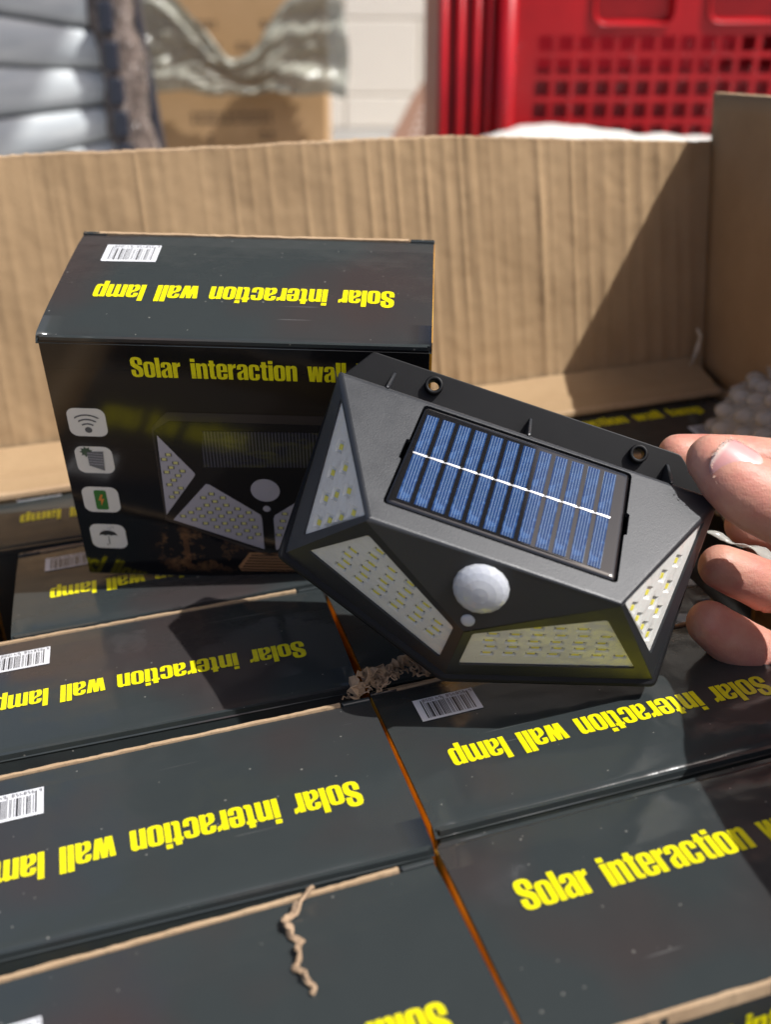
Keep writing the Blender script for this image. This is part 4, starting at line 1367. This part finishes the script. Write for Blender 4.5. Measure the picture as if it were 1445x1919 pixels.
m = Matrix.Identity(4); c_ = base + ax * .0056 - Vector(hand.location)
for r_ in range(3): m[r_][0], m[r_][1], m[r_][2], m[r_][3] = ax[r_], sd[r_], upn[r_], c_[r_]
nl.matrix_local = m
NAIL_M = m
# ragged dry skin around the nail
rg = random.Random(9); V = []; Fc = []
for k in range(110):
    th = rg.uniform(0, 2 * math.pi); x = .0077 * math.cos(th); ang = .0068 * math.sin(th) / .0082
    p = Vector((x + rg.uniform(-.0004, .0004), .0107 * math.sin(ang), .0107 * math.cos(ang) - .0001))
    q = len(V); l = rg.uniform(.0003, .0009)
    for a in range(3): V.append(p + Vector((rg.uniform(-l, l), rg.uniform(-l, l), rg.uniform(-.0001, .0003))))
    Fc.append((q, q + 1, q + 2))
cu = link('cuticle', mesh('cuticle', V, Fc), M_CUTICLE, hand, kind='stuff'); cu.matrix_local = m

# ------------------------------------------------------------------ bubble wrap at the right and the clear strip
bw = thing('bubble_wrap', 'crumpled roll of clear bubble wrap behind the thumb at the right edge', 'bubble wrap')
bw.location = (.226, .520, ZT - .010)
bm = bmesh.new()
bmesh.ops.create_icosphere(bm, subdivisions=4, radius=1)
for v in bm.verts:
    n_ = noise.noise(v.co * 2.2)
    v.co = Vector((v.co.x * .066, v.co.y * .070, v.co.z * .046)) * (1 + .12 * n_)
surf = [(v.co.copy(), v.normal.copy()) for v in bm.verts]
link('film', bm_mesh('film', bm), M_BUBBLE, bw, smooth=True)
bb = bmesh.new(); sel = []
bmp = bmesh.new(); bmesh.ops.create_icosphere(bmp, subdivisions=2, radius=1)
pv = [v.co.copy() for v in bmp.verts]; pf_ = [[v.index for v in f.verts] for f in bmp.faces]; bmp.free()
V = []; Fc = []
GA = math.pi * (3 - 5 ** .5); NB = 360
for k in range(NB):
    z = 1 - 2 * (k + .5) / NB; rr_ = math.sqrt(1 - z * z); d = Vector((math.cos(GA * k) * rr_, math.sin(GA * k) * rr_, z))
    n_ = noise.noise(d * 2.2); c_ = Vector((d.x * .066, d.y * .070, d.z * .046)) * (1 + .12 * n_)
    b = len(V)
    V += [c_ + Vector((p.x * .0052, p.y * .0052, p.z * .0040)) for p in pv]; Fc += [tuple(b + i for i in f) for f in pf_]
link('bubbles', mesh('bubbles', V, Fc), M_BUBBLE, bw, smooth=True, kind='stuff')
pts = [(.1120 + .0250 * s, .3668 - .0040 * s, .1575 - .0105 * s + .0005 * math.sin(s * 12)) for s in [i / 24 for i in range(25)]]
vs, fs = ribbon(pts + [tuple(Vector(pts[-1]) + Vector((.002 * k, -.0004 * k, -.0009 * k))) for k in range(1, 12)], lambda s: .0012 + .0034 * math.sin(s * math.pi), lambda s: .7 * math.sin(s * 14), 5, .0002, .15)
tag(link('plastic_strip', mesh('plastic_strip', vs, fs), M_STRIPFILM, smooth=True), 'thin clear plastic strip running between the fingers at the right', 'plastic strip')

bpy.context.view_layer.update()
# ------------------------------------------------------------------ turn everything in the carton frame into the world
NEAR.append(boxes[0]) if boxes[0] not in NEAR else None
seen = set()
for o in NEAR:
    if o.name in seen: continue
    seen.add(o.name)
    o.matrix_world = TILT @ o.matrix_world

# ================================================================== background (upright world frame)
FZ = -.022
nW = 60
gm = bmesh.new(); bmesh.ops.create_grid(gm, x_segments=8, y_segments=8, size=6)
for v in gm.verts: v.co += Vector((0, 2.0, FZ))
link('floor', bm_mesh('floor', gm), M_FLOOR, kind='structure')
# painted block wall
wl = thing('block_wall', 'cream painted concrete block wall behind the boxes and crate', 'wall', near=False)
wl.location = (.1, 3.0, FZ)
# unseen dark slab added to block skylight: sun comes in under its right edge
cl = link('added_ceiling', box_mesh('added_ceiling', -1.1, 1.12, -.35, 3.3, 2.62, 2.70), Mat('light_blocker_dark', (.10, .095, .09, 1), .8).m, kind='structure')
bh, bwid = .170, .36
z0 = .057
rows = [z0 + bh * k for k in range(-1, 15)]
blk = {}
link('mortar', box_mesh('mortar', -1.35, 1.35, .004, .14, 0, 2.62 - FZ), M_MORTAR, wl)
for i, zb in enumerate(rows):
    lo = max(zb, FZ) + .0022; hi = zb + bh - .0022
    xo = .164 + (0 if i % 2 == 1 else bwid / 2)
    for k in range(-4, 4):
        x0, x1 = xo + k * bwid + .0022, xo + (k + 1) * bwid - .0022
        x0, x1 = x0 - .1, x1 - .1
        if x1 < -1.3 or x0 > 1.3: continue
        key = (round(hi - lo, 4))
        if key not in blk: blk[key] = box_mesh('block', 0, bwid - .0044, 0, .10, 0, hi - lo, .003, 2)
        o = link('block', blk[key], M_BLOCK, wl, loc=(x0, -.002 + .0, lo - FZ))
# stacked far cartons
def far_box(x0, x1, y0, y1, z0, z1, label, marks, yaw=0):
    t = thing('shipping_carton', label, 'carton', 'brown cartons stacked against the wall', near=False)
    cx_, cy_ = (x0 + x1) / 2, (y0 + y1) / 2
    t.location = (cx_, cy_, z0); t.rotation_euler.z = yaw
    hx, hy, h = (x1 - x0) / 2, (y1 - y0) / 2, z1 - z0
    link('body', box_mesh('body', -hx, hx, -hy, hy, 0, h, .003, 2), M_KRAFT_BG, t)
    link('flap_seam', box_mesh('flap_seam', -hx + .002, hx - .002, -.004, .004, h - .001, h + .002), M_KRAFT_EDGE, t)
    for (a, b, c, d) in marks:
        F_ = Flat(); r_ = random.Random(int(a * 1000) + 3); x = a
        while x < b - .004:
            w = min(r_.uniform(.006, .012), b - x)
            F_.add([[(x, c), (x + w, c), (x + w, c + (d - c) * .28), (x, c + (d - c) * .28)]])
            F_.add([[(x, c + (d - c) * .7), (x + w, c + (d - c) * .7), (x + w, d), (x, d)]])
            F_.add([[(x + w * .38, c + (d - c) * .3), (x + w * .6, c + (d - c) * .3), (x + w * .6, c + (d - c) * .68), (x + w * .38, c + (d - c) * .68)]])
            x += w + .0045
        F_.build('stencil_print', M_FARINK, t, (0, -hy - .0006, 0), (1, 0, 0), (0, 0, 1))
    return t
far_box(-.328, -.039, 2.0, 2.35, FZ, .168, 'lower brown carton with faded stencil print behind the carton rim', [(-.075, .055, .132, .149), (.035, .060, .105, .119), (-.050, -.035, .100, .115)])
far_box(-.352, -.040, 2.02, 2.36, .170, .42, 'upper brown carton partly covered by the grey green film', [(-.045, -.015, .050, .060), (.01, .035, .050, .060), (-.05, -.02, .083, .093), (.05, .09, .083, .093)], R(1.2))
# translucent film draped between them
V = []; Fc = []; nu, nv = 70, 46
for i in range(nu + 1):
    u = i / nu
    for j in range(nv + 1):
        v = j / nv
        x = -.338 + .330 * u + .006 * math.sin(v * 5)
        topz = .315 - .105 * math.exp(-((u - .50) / .20) ** 2) + .02 * (u > .8) * (u - .8) * 5 + .010 * noise.noise(Vector((u * 9, 1, 1)))
        botz = .158 + .012 * abs(u - .5) + .006 * noise.noise(Vector((u * 7, 5, 1))) - .012 * max(0, (u - .78) / .2)
        z = botz + (topz - botz) * v
        fold = .013 * noise.noise(Vector((u * 5 + v * 3, v * 4, 2.))) + .011 * abs(noise.noise(Vector((u * 14 - v * 10, v * 7 + u * 4, 5.)))) + .005 * abs(noise.noise(Vector((u * 34 + v * 20, v * 18, 3.))))
        V.append((x, 1.965 - fold * 1.6, z))
for i in range(nu):
    for j in range(nv):
        q = i * (nv + 1) + j; Fc.append((q, q + nv + 1, q + nv + 2, q + 1))
fo = link('draped_film', mesh('draped_film', V, Fc), M_DRAPE, smooth=True)
fo.modifiers.new('t', 'SOLIDIFY').thickness = .0008
tag(fo, 'crumpled translucent grey green film hanging across two brown cartons', 'plastic film', near=False)
# leaning brown printed board
bd = thing('leaning_board', 'curved brown printed board leaning on the wall left of the red crate', 'board', near=False)
bd.location = (.10, 2.4, FZ)
pr = [(-.045, 0), (-.040, .02), (.020, .13), (.058, .180), (.095, .212), (.13, .23), (.16, .235), (.16, 0)]
pts, tris = poly_faces([pr])
bm = bmesh.new()
f0 = [bm.verts.new((p[0], 0 + p[1] * .12, p[1])) for p in pts]; f1 = [bm.verts.new((p[0], .006 + p[1] * .12, p[1])) for p in pts]
for t in tris: bm.faces.new([f0[i] for i in t]); bm.faces.new([f1[i] for i in t[::-1]])
for i in range(len(pr)): j = (i + 1) % len(pr); bm.faces.new((f0[i], f1[i], f1[j], f0[j]))
bmesh.ops.recalc_face_normals(bm, faces=bm.faces[:])
link('panel', bm_mesh('panel', bm), M_BROWN, bd)
F_ = Flat(); rg = random.Random(4)
for k in range(6):
    for q in range(4):
        x = .005 + q * .013 + k * .006; z = .035 + k * .014
        F_.add([[(x, z), (x + .008, z + .002), (x + .010, z + .008), (x + .002, z + .006)]])
F_.build('lettering', M_PALEPRINT, bd, (0, -.001, 0), (1, 0, 0), Vector((0, .12, 1)))

# red plastic crate
cr = thing('red_crate', 'tall red plastic crate with a grid of square holes', 'crate', near=False)
cr.location = (.15, 1.25, FZ)
x0, x1 = .012, .42; Zt = .43
gx0, gp, gy0 = .037, .0204, .279 - FZ
hl = []
cols, rws = 22, 7
hs_ = .0150
for i in range(cols):
    for j in range(rws):
        cx_, cz_ = gx0 + (i) * gp, gy0 - .0062 - j * .0212
        if cx_ + hs_ > x1 - .01: continue
        sk = -.0009 * j
        hl.append([(cx_ + sk, cz_ - hs_ / 2), (cx_ + sk + hs_, cz_ - hs_ / 2), (cx_ + sk + hs_ + .0006, cz_ + hs_ / 2), (cx_ + sk + .0006, cz_ + hs_ / 2)])
h_a = rr(.092, .291 - FZ, .170, .335 - FZ, .010, 4); h_b = rr(.206, .293 - FZ, .290, .337 - FZ, .010, 4)
h_c = rr(.320, .293 - FZ, .395, .337 - FZ, .010, 4)
def plate2(name, outline, hls, th, mat, parent, o, ex, ey, en):
    pts, tris = poly_faces([outline] + hls); o, ex, ey, en = map(Vector, (o, ex, ey, en))
    V = [o + ex * p[0] + ey * p[1] for p in pts]; n = len(V); V += [v - en * th for v in V]
    Fc = [tuple(t) for t in tris] + [tuple(i + n for i in t[::-1]) for t in tris]; b = 0
    for l in [outline] + hls:
        m_ = len(l)
        for i in range(m_): j = (i + 1) % m_; Fc.append((b + i, b + n + i, b + n + j, b + j))
        b += m_
    bm = bmesh.new(); bv = [bm.verts.new(v) for v in V]
    for f in Fc: bm.faces.new([bv[i] for i in f])
    bmesh.ops.recalc_face_normals(bm, faces=bm.faces[:])
    return link(name, bm_mesh(name, bm), mat, parent)
fp = plate2('front_panel', [(x0, 0), (x1, 0), (x1, Zt), (x0, Zt)], hl + [h_a, h_b, h_c], .004, M_RED, cr, (0, 0, 0), (1, 0, 0), (0, 0, 1), (0, -1, 0))
for h_ in (h_a, h_b, h_c):
    i2 = inset2(h_, .004)
    V = [(p[0], .0, p[1]) for p in h_] + [(p[0], .009, p[1]) for p in i2]; n = len(h_)
    link('hand_recess', mesh('hand_recess', V, [(i, (i + 1) % n, n + (i + 1) % n, n + i) for i in range(n)] + [tuple(range(n, 2 * n))]), M_RED, fp, smooth=False)
    V = []
    for k, (dy, ofs) in enumerate(((0, 0), (-.003, -.0005), (-.003, -.0025), (0, -.003))):
        q = inset2(h_, ofs) if ofs else h_
        V += [(p[0], dy - .0001, p[1]) for p in q]
    Fc = [(k * n + i, k * n + (i + 1) % n, (k + 1) * n + (i + 1) % n, (k + 1) * n + i) for k in range(3) for i in range(n)]
    link('recess_rim', mesh('recess_rim', V, Fc), M_RED, fp, smooth=True)
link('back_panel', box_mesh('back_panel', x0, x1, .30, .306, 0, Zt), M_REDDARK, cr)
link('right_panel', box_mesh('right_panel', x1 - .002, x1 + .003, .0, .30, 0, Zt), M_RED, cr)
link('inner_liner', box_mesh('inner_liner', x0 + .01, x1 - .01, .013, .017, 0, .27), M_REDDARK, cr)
# ribbed corner column and stacked side rims left of it
xs = [(-.058, .006), (-.040, .008), (-.022, .007)]
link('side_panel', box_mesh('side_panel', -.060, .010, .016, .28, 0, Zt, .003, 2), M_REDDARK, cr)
for x, w in ((-.0570, .0050), (-.0400, .0050), (-.0235, .0050), (-.0100, .0045)):
    bm = bmesh.new(); bmesh.ops.create_cone(bm, cap_ends=True, segments=20, radius1=w, radius2=w, depth=Zt)
    for v in bm.verts: v.co = Vector((v.co.x + x, v.co.y * 1.4 + .010, v.co.z + Zt / 2))
    link('side_rib', bm_mesh('side_rib', bm), M_RED, cr, smooth=True)
bm = bmesh.new(); bmesh.ops.create_cone(bm, cap_ends=True, segments=24, radius1=.010, radius2=.010, depth=Zt)
for v in bm.verts: v.co = Vector((v.co.x + .006, v.co.y + .004, v.co.z + Zt / 2))
link('corner_column', bm_mesh('corner_column', bm), M_RED, cr, smooth=True)
# clear film with bubbles hanging over the crate
cf = thing('film_wrap', 'clear bubble film hanging over the front of the red crate', 'bubble wrap', near=False)
cf.location = (.30, 1.235, .1)
V = []; Fc = []
rg = random.Random(31)
def bub(x, z, r_):
    b = len(V); V.extend([Vector((x + p.x * r_, p.y * r_ * .6, z + p.z * r_)) for p in pv]); Fc.extend([tuple(b + i for i in f) for f in pf_])
for cx_, n_, w_ in ((-.074, 14, .002), (-.022, 9, .006), (.062, 14, .008), (.078, 12, .010), (.105, 10, .008), (-.135, 12, .003), (.035, 6, .002)):
    for k in range(n_): bub(cx_ + rg.uniform(-w_, w_) - .0008 * k, .172 - k * .0068 + rg.uniform(-.002, .002), rg.uniform(.0016, .0028))
me = mesh('film_bubbles', V, Fc)
link('film_bubbles', me, clear('clear_bubble_gloss', (.96, .93, .93, 1), .06, 1.5), cf, smooth=True, kind='stuff')
# white film lying over something just behind the carton rim
V = []; Fc = []; nu, nv = 60, 20
for i in range(nu + 1):
    for j in range(nv + 1):
        u, v = i / nu, j / nv
        z = FZ + .05 + (.203 - FZ - .05) * (1 - (1 - min(1, v * 1.6)) ** 2 if v < .62 else 1)
        z += .016 * abs(noise.noise(Vector((u * 5, v * 3, 1)))) + .003 * abs(noise.noise(Vector((u * 14, v * 7, 4)))) - .010 * max(0, .15 - u) / .15 - .006 + .006 * math.exp(-((u - .35) / .2) ** 2)
        V.append((.070 + .34 * u, .93 + .20 * v + .02 * noise.noise(Vector((u * 6, v * 6, 8))), z))
for i in range(nu):
    for j in range(nv):
        q = i * (nv + 1) + j; Fc.append((q, q + nv + 1, q + nv + 2, q + 1))
wf = link('white_film', mesh('white_film', V, Fc), M_WHITEFILM, smooth=True)
tag(wf, 'crumpled whitish plastic film heaped between carton rim and red crate', 'plastic film', near=False)

# pale curved slats at the left
sl = thing('slat_stack', 'stack of pale blue grey curved slats at the top left edge', 'slats', near=False)
sl.location = (-.36, 1.4, FZ)
rowsL = [.352, .309, .288 - .0, .236, .182, .141, .098]
zl = [.345, .290, .236, .182, .132, .082, .032, -.018]      # left ends
zr_ = [.310, .269, .228, .190, .152, .112, .072, .032]      # right ends
for k in range(len(zl) - 1):
    V = []; Fc = []; nx, ns = 14, 16
    for i in range(nx + 1):
        u = i / nx
        xx = -.15 + (.235 if k % 2 else .228) * u + .002 * k * u
        za = zl[k] + (zr_[k] - zl[k]) * (xx + .03) / .11; zb = zl[k + 1] + (zr_[k + 1] - zl[k + 1]) * (xx + .03) / .11
        for j in range(ns + 1):
            t = j / ns
            z = za + (zb - za) * t
            y = -.006 * math.sin(math.pi * (t ** .8)) + .012 * t ** 10
            V.append((xx, y + .10 * u, z - FZ))
    for i in range(nx):
        for j in range(ns):
            q = i * (ns + 1) + j; Fc.append((q, q + 1, q + ns + 2, q + ns + 1))
    o = link('slat', mesh('slat', V, Fc), M_SLAT, sl, smooth=True)
    o.modifiers.new('t', 'SOLIDIFY').thickness = .003
    bm = bmesh.new(); box_bm(bm, .072 + .002 * k, .088 + .0024 * k, .06, .13, zb - FZ + .004, za - FZ - .004)
    bmesh.ops.bevel(bm, geom=bm.edges[:], offset=.002, segments=1, affect='EDGES')
    link('end_cap', bm_mesh('end_cap', bm), M_DARK, sl)
link('backing', box_mesh('backing', -.16, .075, .12, .14, 0, .36 - FZ), M_DARK, sl)
# wrapped post
V = []; Fc = []; n = 22; nz = 60
for j in range(nz + 1):
    z = FZ + .42 * j / nz
    for i in range(n):
        a = 2 * math.pi * i / n
        r_ = .027 * (1 + .22 * noise.noise(Vector((math.cos(a) * 2, math.sin(a) * 2, z * 45))))
        V.append((r_ * math.cos(a) - .266 - (z - .13) * .07 + .003 * math.sin(z * 60), 1.5 + r_ * math.sin(a), z))
for j in range(nz):
    for i in range(n):
        a, b = j * n + i, j * n + (i + 1) % n; Fc.append((a, b, b + n, a + n))
Fc.append(tuple(range(n))[::-1]); Fc.append(tuple(nz * n + i for i in range(n)))
po = link('wrapped_post', mesh('wrapped_post', V, Fc), M_POST, smooth=True)
tag(po, 'dark speckled film wrapped post between the slats and the brown cartons', 'post', near=False)
bm = bmesh.new(); box_bm(bm, -.252, -.236, 1.53, 1.56, FZ, .42)
for v in bm.verts: v.co.x -= (v.co.z - .13) * .10
bmesh.ops.bevel(bm, geom=bm.edges[:], offset=.002, segments=1, affect='EDGES')
tag(link('rack_upright', bm_mesh('rack_upright', bm), M_DARK), 'thin black upright just right of the wrapped post', 'rack post', near=False)
